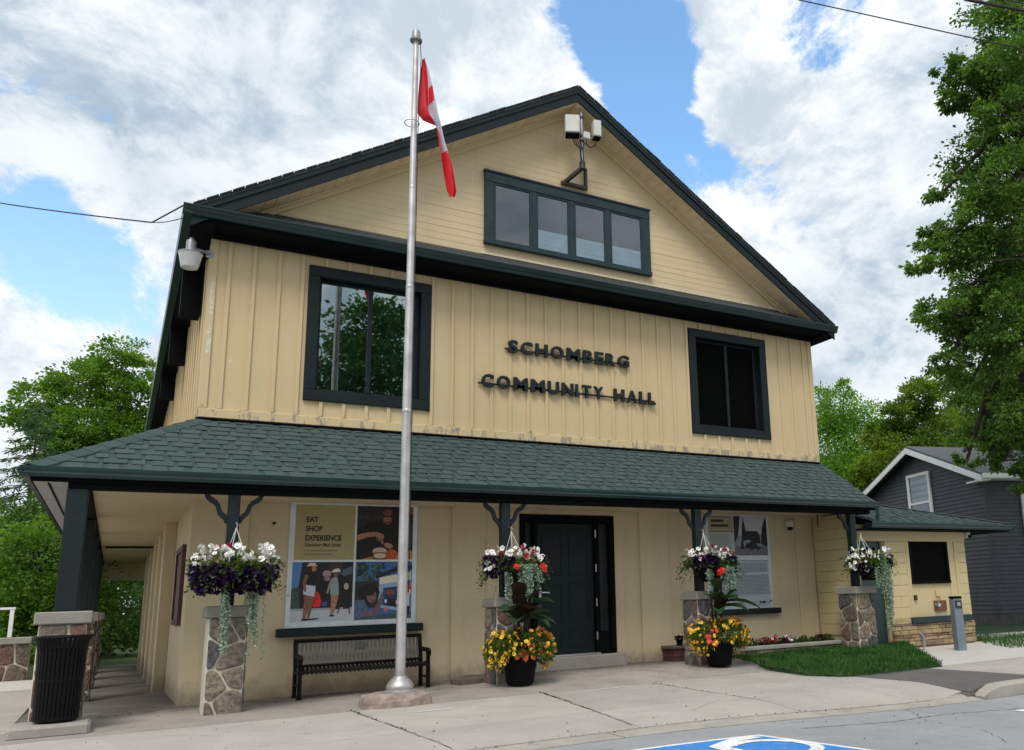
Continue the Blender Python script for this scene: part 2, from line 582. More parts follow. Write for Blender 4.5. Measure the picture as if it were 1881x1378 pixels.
M['blackmetal'] = plain('black_powdercoat', (0.004, 0.004, 0.0045), 0.5, var=.15, spec=.15)
M['benchslat'] = plain('worn_black_slat', (0.095, 0.092, 0.092), 0.42, var=.3, spec=.6)
M['plaque'] = plain('grey_plaque', (.10, .10, .10), .4, .4)
M['letter'] = plain('charcoal_letter', (0.010, 0.016, 0.018), 0.45, var=.12, spec=.3)
M['red'] = plain('flag_red', (0.68, 0.016, 0.03), 0.75, var=.12)
M['flagwhite'] = plain('flag_white', (0.62, 0.60, 0.70), 0.75, var=.06)
M['rock'] = plain('pinkish_boulder', (.30, .235, .20), 0.9, var=.35, scale=7, bump=.7, bscale=14)
M['rockdark'] = plain('dark_slab_stone', (.11, .085, .07), 0.9, var=.35, scale=7, bump=.7, bscale=14)
M['brick'] = plain('dark_red_brick', (.085, .032, .024), 0.9, var=.3, scale=20, bump=.4, island=.2)
M['pot'] = plain('black_pot', (0.0035, 0.0035, 0.004), 0.65, var=.1, spec=.12)
M['rust'] = plain('rusty_plate', (.16, .065, .03), 0.8, var=.5, scale=25)
M['maroon'] = plain('maroon_frame', (.075, .016, .014), 0.5, var=.2)
M['bollard'] = plain('blue_grey_steel', (.20, .245, .29), 0.35, 0.35, var=.15, scale=7)
M['darkside'] = plain('charcoal_siding', (.050, .056, .067), 0.6, var=.2, scale=3)
M['greyroof'] = plain('grey_shingle_roof', (.095, .102, .112), 0.95, var=.25, scale=14, bump=.4)
M['bark'] = plain('grey_brown_bark', (.065, .05, .038), 0.95, var=.4, scale=10, bump=.8, bscale=18)
M['lamp_bowl'] = plain('ribbed_lamp_acrylic', (.62, .62, .60), 0.25, var=.08)
M['lf_maple'] = leafmat('leaf_deep_green', (.042, .108, .018), (.19, .31, .06))
M['lf_left'] = leafmat('leaf_mid_green', (.065, .15, .016), (.21, .34, .04))
M['lf_light'] = leafmat('leaf_light_green', (.10, .24, .025), (.22, .38, .05), .45)
M['lf_yellow'] = leafmat('leaf_yellow_tip', (.024, .08, .012), (.24, .33, .03))
M['lf_conifer'] = leafmat('needle_green', (.03, .08, .034), (.10, .18, .075))
M['lf_hedge'] = leafmat('leaf_hedge', (.016, .052, .007), (.085, .17, .02))
M['lf_pot'] = leafmat('leaf_planter', (.022, .06, .014), (.10, .15, .035))
M['lf_pot2'] = leafmat('leaf_planter_lime', (.03, .075, .012), (.17, .21, .03), .2, 6.0)
M['lf_lime'] = leafmat('leaf_lime', (.10, .16, .025), (.22, .25, .05))
M['lf_silver'] = leafmat('leaf_silver', (.17, .26, .20), (.36, .46, .38), .2)
M['lf_canna'] = leafmat('leaf_canna', (.016, .045, .018), (.045, .085, .045), .2)
M['lf_bronze'] = leafmat('leaf_bronze', (.02, .012, .010), (.05, .03, .022), .2)
M['grass'] = leafmat('grass_blade', (.014, .060, .012), (.070, .165, .030), .25, 1.6)
M['turf'] = plain('turf_base', (.018, .05, .012), 0.95, var=.4, scale=30, bump=.8)
M['fl_white'] = plain('petal_white', (.82, .80, .76), .6, var=.05)
M['fl_eye'] = plain('flower_eye', (.16, .11, .03), .7)
M['fl_purple'] = plain('petal_dark_purple', (.022, .006, .045), .55, var=.4, scale=40, island=.6)
M['fl_red'] = plain('petal_scarlet', (.70, .03, .018), .5, var=.15, scale=30)
M['fl_crimson'] = plain('petal_crimson', (.28, .006, .03), .5, var=.15, scale=30)
M['fl_coral'] = plain('petal_coral', (.68, .10, .05), .5, var=.2, scale=30)
M['fl_yellow'] = plain('petal_yellow', (.80, .50, .03), .5, var=.15, scale=30)
M['fl_orange'] = plain('petal_orange', (.80, .24, .03), .5, var=.15, scale=30)


def smooth01(t):
    t = max(0.0, min(1.0, t))
    return t * t * (3 - 2 * t)


def gz(x, y):
    """height of the paved ground"""
    z = 0.075 * smooth01((x - 2.3) / 2.2) * smooth01((y + 2.4) / 1.0)
    if y < -5.0:
        t = smooth01((-5.0 - y) / .9)
        z -= t * (0.012 + 0.115 * smooth01((x - 3.5) / 4.2) * (1 - smooth01((x - 7.75) / .45)))
    return z


def road_z(x):
    return -0.025 - 0.115 * smooth01((x - 3.0) / 5.0)


# ------------------------------------------------------------------ text helper (built first: one dependency-graph update)
_text = []


def text_mesh(body, size, extrude, bold, m, name='letter'):
    c = bpy.data.curves.new(name, 'FONT')
    c.body = body
    c.size = size
    c.extrude = extrude
    c.offset = bold
    c.resolution_u = 3
    c.align_x = 'LEFT'
    o = bpy.data.objects.new(name, c)
    COL.objects.link(o)
    _text.append((o, m))
    return len(_text) - 1


def resolve_text():
    bpy.context.view_layer.update()
    dg = bpy.context.evaluated_depsgraph_get()
    out = []
    for o, m in _text:
        me = bpy.data.meshes.new_from_object(o.evaluated_get(dg))
        me.materials.clear()
        me.materials.append(m)
        out.append(me)
    for o, m in _text:
        c = o.data
        bpy.data.objects.remove(o)
        bpy.data.curves.remove(c)
    return out


SIGN_ROWS = [('SCHOMBERG', 4.50, 6.93, 5.285), ('COMMUNITY HALL', 4.03, 7.47, 4.64)]
sign_idx = {}
for row, *_r in SIGN_ROWS:
    for chh in row:
        if chh != ' ' and chh not in sign_idx:
            sign_idx[chh] = text_mesh(chh, 0.31, 0.022, 0.011, M['letter'])
M['ink'] = plain('poster_ink', (.02, .02, .018), .6)
M['ink_grey'] = plain('poster_grey_ink', (.16, .155, .13), .6)
poster_idx = [text_mesh('EAT', .105, .0006, .004, M['ink'], 'lettering'), text_mesh('SHOP', .105, .0006, .004, M['ink'], 'lettering'),
              text_mesh('EXPERIENCE', .105, .0006, .004, M['ink'], 'lettering'), text_mesh('Schomberg Main Street', .074, .0006, .0015, M['ink'], 'lettering')]
TEXT = resolve_text()

# ================================================================== SETTING
W, L = 11.482, 15.9
YK = -5.92       # kerb line


def sheet(name, m, pts_fn, nu, nv, kind='structure', parent=None, skirt=0.0):
    """grid sheet; pts_fn(u,v) -> xyz with u,v in 0..1"""
    b = MB()
    vs = [pts_fn(i / nu, j / nv) for j in range(nv + 1) for i in range(nu + 1)]
    fs = [(j * (nu + 1) + i, j * (nu + 1) + i + 1, (j + 1) * (nu + 1) + i + 1, (j + 1) * (nu + 1) + i) for j in range(nv) for i in range(nu)]
    b.addmesh(vs, fs)
    if skirt:
        edge = [i for i in range(nu + 1)] + [j * (nu + 1) + nu for j in range(1, nv + 1)] + [nv * (nu + 1) + i for i in range(nu - 1, -1, -1)] + [j * (nu + 1) for j in range(nv - 1, 0, -1)]
        n = len(edge)
        for k in range(n):
            p, q = vs[edge[k]], vs[edge[(k + 1) % n]]
            b.face([p, (p[0], p[1], p[2] - skirt), (q[0], q[1], q[2] - skirt), q])
    o = b.build(name, m, parent)
    if kind:
        o['kind'] = kind
    return o


def quadfn(a, b, c, d, zf=gz):
    """a,b,c,d = xy corners (ccw) ; z from zf"""
    def f(u, v):
        x = (1 - v) * ((1 - u) * a[0] + u * b[0]) + v * ((1 - u) * d[0] + u * c[0])
        y = (1 - v) * ((1 - u) * a[1] + u * b[1]) + v * ((1 - u) * d[1] + u * c[1])
        return (x, y, zf(x, y))
    return f


gnd = MB()
for k in range(48):
    a0, a1 = 2 * math.pi * k / 48, 2 * math.pi * (k + 1) / 48
    for r0, r1 in ((0, 30), (30, 120), (120, 600)):
        p = [(r0 * math.cos(a0), r0 * math.sin(a0), -.30), (r1 * math.cos(a0), r1 * math.sin(a0), -.30), (r1 * math.cos(a1), r1 * math.sin(a1), -.30)]
        if r0:
            p.append((r0 * math.cos(a1), r0 * math.sin(a1), -.30))
        gnd.face(p)
tag(gnd.build('ground', M['soilground']), kind='structure')

sheet('road', M['asphalt'], lambda u, v: (-60 + 160 * u, YK - .17 - 11 * v, road_z(-60 + 160 * u)), 320, 4)
tag(MB().box(-60, 100, -17.4, -17.1, -.28, .0, .02).build('far_kerb', M['kerb']), kind='structure')
sheet('far_lawn', M['soilground'], lambda u, v: (-80 + 200 * u, -17.4 - 50 * v, -.02 + .3 * v), 20, 6)

# sidewalk: a joint bed and its slabs
def bedz(x, y):
    return gz(x, y) - .012


side = sheet('sidewalk', M['joint'], quadfn((-14, YK), (8.0, YK), (8.0, -.9), (-14, -.9), bedz), 96, 40, skirt=.25)
xl = [(-14, -14), (-9.5, -9.5), (-5.6, -5.6), (-2.05, -2.05), (1.62, 1.69), (4.02, 3.42), (5.66, 5.40), (7.98, 7.98)]


def xline(k, y):
    a, b = xl[k]
    t = (-2.4 - y) / 3.5
    return a + (b - a) * max(0, min(1, t))


def slab(k, ya, yb, g=.005, x1=None):
    def f(u, v):
        y = ya + g + (yb - ya - 2 * g) * v
        xa = xline(k, y) + g
        xb = (x1(y) if x1 else xline(k + 1, y)) - g
        x = xa + (xb - xa) * u
        return (x, y, gz(x, y))
    return sheet('slab', M['walk'], f, 8, 8, kind=None, parent=side, skirt=.02)


for k in range(len(xl) - 1):
    slab(k, -4.5, -2.4)
    slab(k, YK + .162, -4.5)
# edge strip (flush concrete gutter) in lengths
for i in range(9):
    xa = -14 + i * 2.44
    sheet('edge_strip', M['kerb'], lambda u, v, xa=xa: (xa + .006 + 2.42 * u, YK - .165 + (.148 + .165) * v, (road_z(xa + 2.4 * u) + .006) * (1 - v) + (gz(xa + 2.4 * u, YK + .14) - .004) * v), 4, 1, kind=None, parent=side, skirt=.1)
# concrete against the hall, darker and dirty
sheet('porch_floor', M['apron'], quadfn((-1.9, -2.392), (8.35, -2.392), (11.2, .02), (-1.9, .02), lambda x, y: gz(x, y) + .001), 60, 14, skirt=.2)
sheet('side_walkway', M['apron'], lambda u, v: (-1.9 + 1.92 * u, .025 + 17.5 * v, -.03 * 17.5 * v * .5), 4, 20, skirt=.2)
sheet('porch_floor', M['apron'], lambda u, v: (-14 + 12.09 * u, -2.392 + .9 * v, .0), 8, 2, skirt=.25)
sheet('pale_walkway', M['walk'], lambda u, v: (-10 + 8.35 * u, -1.485 + 6.2 * v, .006), 4, 6, skirt=.25)
sheet('pale_walkway', M['newwalk'], lambda u, v: (-10 + 8.2 * u, 4.73 + 2.7 * v, .03), 4, 4, skirt=.25)
# right-hand paving
sheet('front_path', M['newwalk'], quadfn((9.84, -3.98), (16.5, -3.98), (16.5, -.85), (12.65, -.85), lambda x, y: .02), 10, 6, skirt=.25)
sheet('path_to_street', M['newwalk'], lambda u, v: (16.5 + 10 * u, -3.98 + 1.2 * v, .02), 4, 1, skirt=.25)
rw = sheet('street_walk', M['joint'], quadfn((8.0, YK + .03), (40, YK + .03), (40, -3.99), (8.0, -3.99), lambda x, y: gz(x, y) - .014), 64, 12, skirt=.2)
sheet('asphalt_patch', M['patch'], lambda u, v: (7.985 + 1.53 * u, YK + .035 + (1.945) * v, gz(7.985 + 1.53 * u, YK + .035 + 1.945 * v) + .003), 12, 10, skirt=.03)
for xa, xb in ((9.525, 12.5), (12.51, 15.5), (15.51, 18.5), (18.51, 21.5)):
    for ya, yb in ((YK + .035, -4.95), (-4.94, -3.99)):
        sheet('slab', M['walk'], lambda u, v, xa=xa, xb=xb, ya=ya, yb=yb: (xa + (xb - xa) * u, ya + (yb - ya) * v, .003), 4, 2, kind=None, parent=rw, skirt=.02)
kb = tag(bpy.data.objects.new('kerb', None), kind='structure')
COL.objects.link(kb)
for i in range(10):
    xa = 8.0 + i * 2.5
    if i == 0:
        b = MB()
        prof = [(-.155, -.16), (-.155, -.012), (-.13, .014), (.0, .018), (.03, .006), (.03, -.16)]
        sec = [(0.0, .30), (.10, .62), (.26, .95), (.40, 1.0), (2.49, 1.0)]
        vs = [(xa + sx, YK + (py - .03) * (1 if sx > .1 else .8) + .03, -.16 + (pz + .16) * sc) for sx, sc in sec for py, pz in prof]
        n = len(prof)
        b.addmesh(vs, [(i_ * n + k, i_ * n + k + 1, (i_ + 1) * n + k + 1, (i_ + 1) * n + k) for i_ in range(4) for k in range(n - 1)] + [tuple(range(n))])
        b.build('kerb_stone', M['kerb'], kb)
    else:
        MB().box(xa, xa + 2.49, YK - .155, YK + .03, -.3, .018, .025).build('kerb_stone', M['kerb'], kb)
# lawns
sheet('side_lawn', M['turf'], lambda u, v: (13.2 + 40 * u + 3.32 * (v < .3), -2.75 + 24 * v if v > 0 else -2.75, .0 + .1 * v), 20, 8, skirt=.3)
sheet('house_path', M['newwalk'], lambda u, v: (16.0 + 14 * u, -.3 + .8 * v - 1.4 * u, .035 + .1 * .15), 8, 1, skirt=.06)
sheet('left_lawn', M['turf'], lambda u, v: (-40 + 38.5 * u, 8.2 + 40 * v, .0 + .2 * v), 12, 12, skirt=.3)


# ---- grass (nobody could count the blades)
def grass_patch(name, poly, n, h, zf, seed, base=None):
    g = np.random.default_rng(seed)
    P = np.array(poly)
    x0, y0 = P.min(0)
    x1, y1 = P.max(0)
    pts = []
    while len(pts) < n:
        q = g.uniform((x0, y0), (x1, y1), (n, 2))
        ins = np.zeros(n, bool)
        j = len(P) - 1
        for i in range(len(P)):
            c = ((P[i, 1] > q[:, 1]) != (P[j, 1] > q[:, 1])) & (q[:, 0] < (P[j, 0] - P[i, 0]) * (q[:, 1] - P[i, 1]) / (P[j, 1] - P[i, 1] + 1e-9) + P[i, 0])
            ins ^= c
            j = i
        pts += list(q[ins])
    q = np.array(pts[:n])
    q = q + g.normal(0, .03, q.shape)
    dn = np.sin(q[:, 0] * 3.1 + 1.3 * np.sin(q[:, 1] * 2.7)) * np.sin(q[:, 1] * 3.7 + q[:, 0])
    z = np.array([zf(a, b) for a, b in q])
    ang = g.uniform(0, 2 * np.pi, n)
    ht = h * g.uniform(.45, 1.25, n) * (1 + .3 * dn) * np.where(g.random(n) < .03, 1.7, 1.0)
    lean = g.normal(0, .35, (n, 2)) * ht[:, None]
    wd = g.uniform(.004, .008, n)
    dx, dy = np.cos(ang) * wd, np.sin(ang) * wd
    v = np.empty((n, 4, 3))
    v[:, 0] = np.c_[q[:, 0] - dx, q[:, 1] - dy, z]
    v[:, 1] = np.c_[q[:, 0] + dx, q[:, 1] + dy, z]
    v[:, 2] = np.c_[q[:, 0] + dx * .7 + lean[:, 0] * .5, q[:, 1] + dy * .7 + lean[:, 1] * .5, z + ht * .6]
    v[:, 3] = np.c_[q[:, 0] + lean[:, 0], q[:, 1] + lean[:, 1], z + ht]
    return quads(name, v, M['grass'])


def quads(name, v, mats, parent=None, idx=None):
    """numpy (n,4,3) -> quad mesh object"""
    n = len(v)
    me = bpy.data.meshes.new(name)
    me.vertices.add(n * 4)
    me.vertices.foreach_set('co', np.ascontiguousarray(v, np.float32).ravel())
    me.loops.add(n * 4)
    me.loops.foreach_set('vertex_index', np.arange(n * 4, dtype=np.int32))
    me.polygons.add(n)
    me.polygons.foreach_set('loop_start', np.arange(0, n * 4, 4, dtype=np.int32))
    me.polygons.foreach_set('loop_total', np.full(n, 4, np.int32))
    for m in (mats if isinstance(mats, (list, tuple)) else [mats]):
        me.materials.append(m)
    if idx is not None:
        me.polygons.foreach_set('material_index', np.asarray(idx, np.int32))
    me.update(calc_edges=True)
    return put(name, me, parent)


GR = [(8.2, -.93), (7.82, -2.2), (7.56, -3.45), (7.80, -4.05), (8.65, -4.1), (9.78, -4.0), (11.27, -2.3), (12.5, -.95)]


def lawn_z(x, y):
    return gz(x, y) * .6 + .03 + .05 * smooth01((y + 4.05) / 1.2)


lb = MB()
cx, cy = 9.5, -2.4
for i in range(len(GR)):
    a, b_ = GR[i], GR[(i + 1) % len(GR)]
    for s0, s1 in ((0, .5), (.5, .88), (.88, .975)):
        pa = [(cx + (p[0] - cx) * s, cy + (p[1] - cy) * s) for p, s in ((a, s0), (a, s1), (b_, s1), (b_, s0))]
        if s0 == 0:
            pa = pa[1:3] + [(cx, cy)]
        lb.face([(x, y, (lawn_z(x, y) if s_ < .97 else -.02)) for (x, y), s_ in zip(pa, ((s1, s1, 0) if s0 == 0 else (s0, s1, s1, s0)))])
tag(lb.build('lawn', M['turf']), kind='structure')
tag(grass_patch('grass', GR, 34000, .06, lawn_z, 3), 'short green grass in the bed before the porch', kind='stuff')
tag(grass_patch('grass', [(13.3, -2.7), (16.6, -2.75), (26, -4.0), (26, -1.5), (16, .2), (14.9, -.7)], 9000, .11, lambda x, y: .02, 5), 'grass strip beyond the pale path', kind='stuff')

# ================================================================== COMMUNITY HALL
hall = thing('community_hall', 'two storey beige community hall with dark trim and green porch roof', 'hall')
SL = (10.444 - 6.686) / (W / 2 + .314)


def ztop(x):
    return 6.686 + (min(x, W - x) + .314) * SL


# --- lower wall (opening for the door) with shallow pilasters
DX0, DX1, DZ0, DZ1 = 4.757, 6.530, .27, 2.575
b = MB()
b.box(0, DX0, .03, .25, -.1, 2.7)
b.box(DX1, W, .03, .25, -.1, 2.7)
b.box(DX0, DX1, .03, .25, DZ1, 2.7)
b.box(0, .22, .25, L, -.6, 2.7)
b.box(W - .2, W, .25, L, -.1, 6.4)
b.box(.22, W - .2, L - .2, L, -.1, 6.4)
b.build('lower_wall', M['wall_low'], hall)
for x0, x1 in ((-.0, .706), (3.611, 4.16), (7.044, 7.657), (10.707, 11.16)):
    MB().box(x0 + .001, x1, -.012, .029, -.1, 2.7, .006).build('pilaster', M['wall_low'], hall)
for y0 in (3.2, 5.2, 7.4, 9.8, 12.4):
    MB().box(-.17, -.001, y0, y0 + .55, -.6, 2.66, .006).build('side_pilaster', M['wall_low'], hall)

# --- upper wall: boards behind, battens on top, window openings
WIN = [(1.315, 3.205, 4.165, 6.270), (8.295, 10.22, 4.185, 6.275)]
FR = .165
b = MB()
hx = [0.0, WIN[0][0] + .1, WIN[0][1] - .1, WIN[1][0] + .1, WIN[1][1] - .1, W]
for i in range(5):
    if i % 2 == 0:
        b.box(hx[i], hx[i + 1], 0, .12, 3.60, 6.99)
    else:
        wz = WIN[i // 2]
        b.box(hx[i], hx[i + 1], 0, .12, 3.60, wz[2] + .1)
        b.box(hx[i], hx[i + 1], 0, .12, wz[3] - .1, 6.99)
b.box(.0, .12, .12, L, 3.3, 6.9)
b.build('upper_wall', M['wall_up'], hall)
for k in range(34):
    x = .235 + k * .334
    if x > W - .15:
        break
    segs = [(3.93, 6.46)]
    for wx0, wx1, wz0, wz1 in WIN:
        if wx0 - .03 < x < wx1 + .03:
            segs = [(3.93, wz0 - .004), (wz1 + .004, 6.46)]
    for z0, z1 in segs:
        xx = x + rnd.uniform(-.008, .008)
        MB().box(xx - .027, xx + .027, -.029, -.001, z0, z1, .004).build('batten', M['wall_up'], hall)
for k in range(25):
    y = .25 + k * .6
    MB().box(-.021, -.001, y, y + .055, 3.0, 6.5, .004).build('batten', M['wall_up'], hall)
MB().box(-.02, W + .02, -.038, -.001, 3.795, 3.925, .006).build('skirt_board', M['wall_up'], hall)
MB().box(-.03, .075, -.027, -.001, 3.93, 6.47, .005).build('corner_board', M['wall_up'], hall)
MB().box(W - .075, W + .03, -.027, -.001, 3.93, 6.47, .005).build('corner_board', M['wall_up'], hall)
MB().box(-.03, W + .03, -.035, -.001, 6.465, 6.52, .005).build('frieze_board', M['wall_up'], hall)


def patch(pts, y=-.0285):
    MB().prism(pts, lambda u, v, t: (u, t, v), y + .0008, y).build('peeled_paint', M['peel'], hall)


patch([(.01, 5.30), (.055, 5.28), (.06, 5.40), (.07, 5.55), (.045, 5.62), (.06, 5.75), (.02, 5.80), (.005, 5.6)])
patch([(.0, 4.72), (.03, 4.70), (.06, 4.74), (.068, 4.95), (.04, 4.98), (.06, 5.08), (.01, 5.10), (.012, 4.9)])
patch([(.30, 4.62), (.33, 4.58), (.345, 4.66), (.32, 4.70)], -.002)
# flashing strip where the porch roof meets the wall
MB().box(-.05, W + .03, -.045, -.002, 3.765, 3.79, .003).build('flashing', M['black'], hall)


def big_window(x0, x1, z0, z1, pane_m, dark):
    f = MB()
    f.box(x0, x0 + FR, -.045, .0, z0 + FR, z1 - FR, .006)
    f.box(x1 - FR, x1, -.045, .0, z0 + FR, z1 - FR, .006)
    f.box(x0, x1, -.05, .0, z1 - FR, z1, .006)
    f.box(x0, x1, -.05, .0, z0, z0 + FR, .006)
    fr = f.build('window', M['trim'], hall)
    fr['label'] = 'black window right of the sign' if dark else 'window left of the sign mirroring trees'
    ix0, ix1, iz0, iz1 = x0 + FR, x1 - FR, z0 + FR, z1 - FR
    r = MB()
    r.box(ix0 - .06, ix0, .001, .16, iz0 - .06, iz1 + .06)
    r.box(ix1, ix1 + .06, .001, .16, iz0 - .06, iz1 + .06)
    r.box(ix0, ix1, .001, .16, iz1, iz1 + .06)
    r.box(ix0, ix1, .001, .16, iz0 - .06, iz0)
    r.build('reveal', M['trim'], fr)
    s = MB()
    xm = (ix0 + ix1) / 2 + .01
    s.box(ix0 + .002, ix0 + .05, .085, .14, iz0 + .05, iz1 - .05, .005)
    s.box(ix1 - .09, ix1 - .002, .085, .14, iz0 + .05, iz1 - .05, .005)
    s.box(ix0 + .002, ix1 - .002, .085, .14, iz0 + .002, iz0 + .05, .005)
    s.box(ix0 + .002, ix1 - .002, .085, .14, iz1 - .05, iz1 - .002, .005)
    s.box(xm - .032, xm + .032, .075, .14, iz0 + .05, iz1 - .05, .005)
    s.build('sash', M['trim'], fr)
    for a, c in ((ix0 + .05, xm - .032), (xm + .032, ix1 - .09)):
        MB().box(a, c, .110, .116, iz0 + .05, iz1 - .05).build('pane', pane_m, fr)
    MB().box(ix0 - .05, ix1 + .05, .165, .8, iz0 - .05, iz1 + .05).build('room_backing', M['interior'] if dark else plain('reflection_haze_backing', (.24, .32, .30), .9), fr)  # left window: pale teal backing paints haze into its reflections


big_window(*WIN[0], M['glass'], False)
big_window(*WIN[1], M['darkglass'], True)

# --- gable: lapped boards, window
gb = MB().prism([(0.2, 6.9), (W - .2, 6.9), (W / 2, ztop(W / 2) - .36)], lambda u, v, t: (u, t, v), .12, .0)
gb.build('gable_wall', M['wall_gable'], hall)
z = 7.0
k = 0
while z < 9.98:
    zh = z + .118
    xa0, xa1 = (z + .36 - 6.686) / SL - .314, (zh + .36 - 6.686) / SL - .314
    xa0, xa1 = max(xa0, .0), max(xa1, .0)
    cuts = [None]
    o1 = .0068 + rnd.uniform(-.002, .002)
    b = MB()
    p = [(xa0, -o1, z), (W - xa0, -o1, z), (W - xa1, -.004, zh), (xa1, -.004, zh)]
    b.face(p)
    b.face([(xa0, -.001, z), (W - xa0, -.001, z), (W - xa0, -o1, z), (xa0, -o1, z)])
    b.face([(xa0, -.001, z), (xa0, -o1, z), (xa1, -.004, zh)])
    b.face([(W - xa0, -.001, z), (W - xa1, -.004, zh), (W - xa0, -o1, z)])
    b.build('siding_board', M['wall_gable'], hall)
    z = zh
    k += 1
gx0, gx1, gz0, gz1 = 4.095, 7.47, 7.135, 8.535
f = MB()
f.box(gx0, gx0 + .17, -.075, -.018, gz0 + .12, gz1 - .19, .006)
f.box(gx1 - .17, gx1, -.075, -.018, gz0 + .12, gz1 - .19, .006)
f.box(gx0, gx1, -.08, -.018, gz1 - .19, gz1 - .02, .006)
f.box(gx0 - .02, gx1 + .02, -.10, -.018, gz1 - .02, gz1 + .02, .006)
f.box(gx0 - .01, gx1 + .01, -.095, -.018, gz0 + .04, gz0 + .12, .006)
gw = f.build('window', M['trim2'], hall)
gw['label'] = 'gable window with mauve blinds part way down'
n0, n1 = gx0 + .17, gx1 - .17
pw = (n1 - n0) / 4
for i in range(1, 4):
    MB().box(n0 + pw * i - .045, n0 + pw * i + .045, -.072, -.02, gz0 + .12, gz1 - .19, .005).build('mullion', M['trim2'], gw)
for i in range(4):
    a, c = n0 + pw * i + (.045 if i else .0), n0 + pw * (i + 1) - (.045 if i < 3 else 0)
    sx = MB()
    sx.box(a, a + .035, -.064, -.022, gz0 + .12, gz1 - .19, .004)
    sx.box(c - .035, c, -.064, -.022, gz0 + .12, gz1 - .19, .004)
    sx.box(a + .035, c - .035, -.064, -.022, gz1 - .225, gz1 - .19, .004)
    sx.box(a + .035, c - .035, -.064, -.022, gz0 + .12, gz0 + .15, .004)
    sx.build('sash', M['trim2'], gw)
    MB().box(a + .035, c - .035, -.0455, -.042, gz0 + .15, gz1 - .225).build('pane', M['glass_soft'], gw)
    zb_ = gz0 + .15 if i == 0 else gz0 + .15 + .37
    MB().box(a + .036, c - .036, -.034, -.024, zb_, gz1 - .226).build('blind', M['blind'], gw)
    if i:
        for q in range(4):
            MB().box(a + .036, c - .036, -.030 - .002 * (q % 2), -.020, gz0 + .15 + .092 * q + .003, gz0 + .15 + .092 * (q + 1)).build('pane_slat', M['reflect_strip'], gw)  # pale slats paint the whitish reflections below the mauve blinds
# pale bare strip below the gable window
MB().box(4.05, W - .35, -.021, -.018, 7.00, 7.035).build('flashing', M['peel'], hall)

# --- main roof, rakes, soffits
for sgn in (0, 1):
    def X(x):
        return x if sgn == 0 else W - x
    e0, e1 = -.314, W / 2
    b = MB()
    y0, y1 = -.50, L + .4
    zz0, zz1 = ztop(e0), ztop(e1)
    b.prism([(y0, 0), (y1, 0), (y1, 1), (y0, 1)], lambda u, v, t: (X(e0 - .02 + (e1 - e0 + .02) * v), u, zz0 - .012 + (zz1 - zz0 + .012) * v + t), -.05, .0)
    b.build('roof', M['rooftop'], hall)
    # shingle edge: small irregular tabs along the rake
    n = 38
    for i in range(n):
        v0, v1 = i / n, (i + 1) / n - .002
        xa, xb = e0 + (e1 - e0) * v0, e0 + (e1 - e0) * v1
        za, zb2 = zz0 + (zz1 - zz0) * v0, zz0 + (zz1 - zz0) * v1
        d = rnd.uniform(.0, .014)
        MB().prism([(-.512 - d, 0), (-.20, 0), (-.20, 1), (-.512 - d, 1)], lambda u, v, t: (X(xa + (xb - xa) * v), u, za + (zb2 - za) * v + t), .001, .016 + d * .5).build('roof_shingle', M['rooftop'], hall)

    def band(name, m, d0, d1, ya, yb, xs=e0, xe=e1):
        MB().prism([(xs, ztop(xs) - d0), (xe, ztop(xe) - d0), (xe, ztop(xe) - d1), (xs, ztop(xs) - d1)], lambda u, v, t: (X(u), t, v), ya, yb).build(name, m, hall)
    band('rake_fascia', M['trim'], .052, .135, -.490, -.44)
    band('rake_fascia', M['trim'], .137, .300, -.470, -.44)
    nb = 34
    for i in range(nb):
        xs, xe = .10 + (e1 - .10) * i / nb, .10 + (e1 - .10) * (i + 1) / nb - .006
        MB().prism([(xs, ztop(xs) - .285), (xe, ztop(xe) - .285), (xe, ztop(xe) - .300), (xs, ztop(xs) - .300)], lambda u, v, t: (X(u), t, v), -.438, -.02 - .002 * (i % 2)).build('soffit_board', M['soffit'], hall)
    band('soffit_backing', M['soffit'], .262, .283, -.438, .05, .10)
    band('gable_trim', M['wall_gable'], .304, .40, -.042, -.019, .40, e1)
    band('gable_trim', M['wall_gable'], .304, .335, -.085, -.044, .35, e1)
    # eave along the side
    b = MB()
    b.box(X(-.314), X(.0), -.43, L + .4, 6.43, 6.50)
    b.box(X(-.30), X(-.27), -.43, L + .4, 6.50, 6.68)
    b.build('side_eave', M['black'], hall)
    g = MB()
    g.prism([(-.31, 6.53), (-.415, 6.56), (-.43, 6.655), (-.40, 6.655), (-.39, 6.58), (-.31, 6.56)][::-1], lambda u, v, t: (X(u), t, v), -.52 if sgn == 0 else -.40, L + .35)
    g.build('side_gutter', M['gutter'], hall)
# downpipe-like brackets under the left eave
for y0 in (1.3, 4.6, 8.2):
    MB().box(-.30, -.022, y0, y0 + .35, 5.65 + .03 * y0, 6.43).build('eave_return', M['black'], hall)

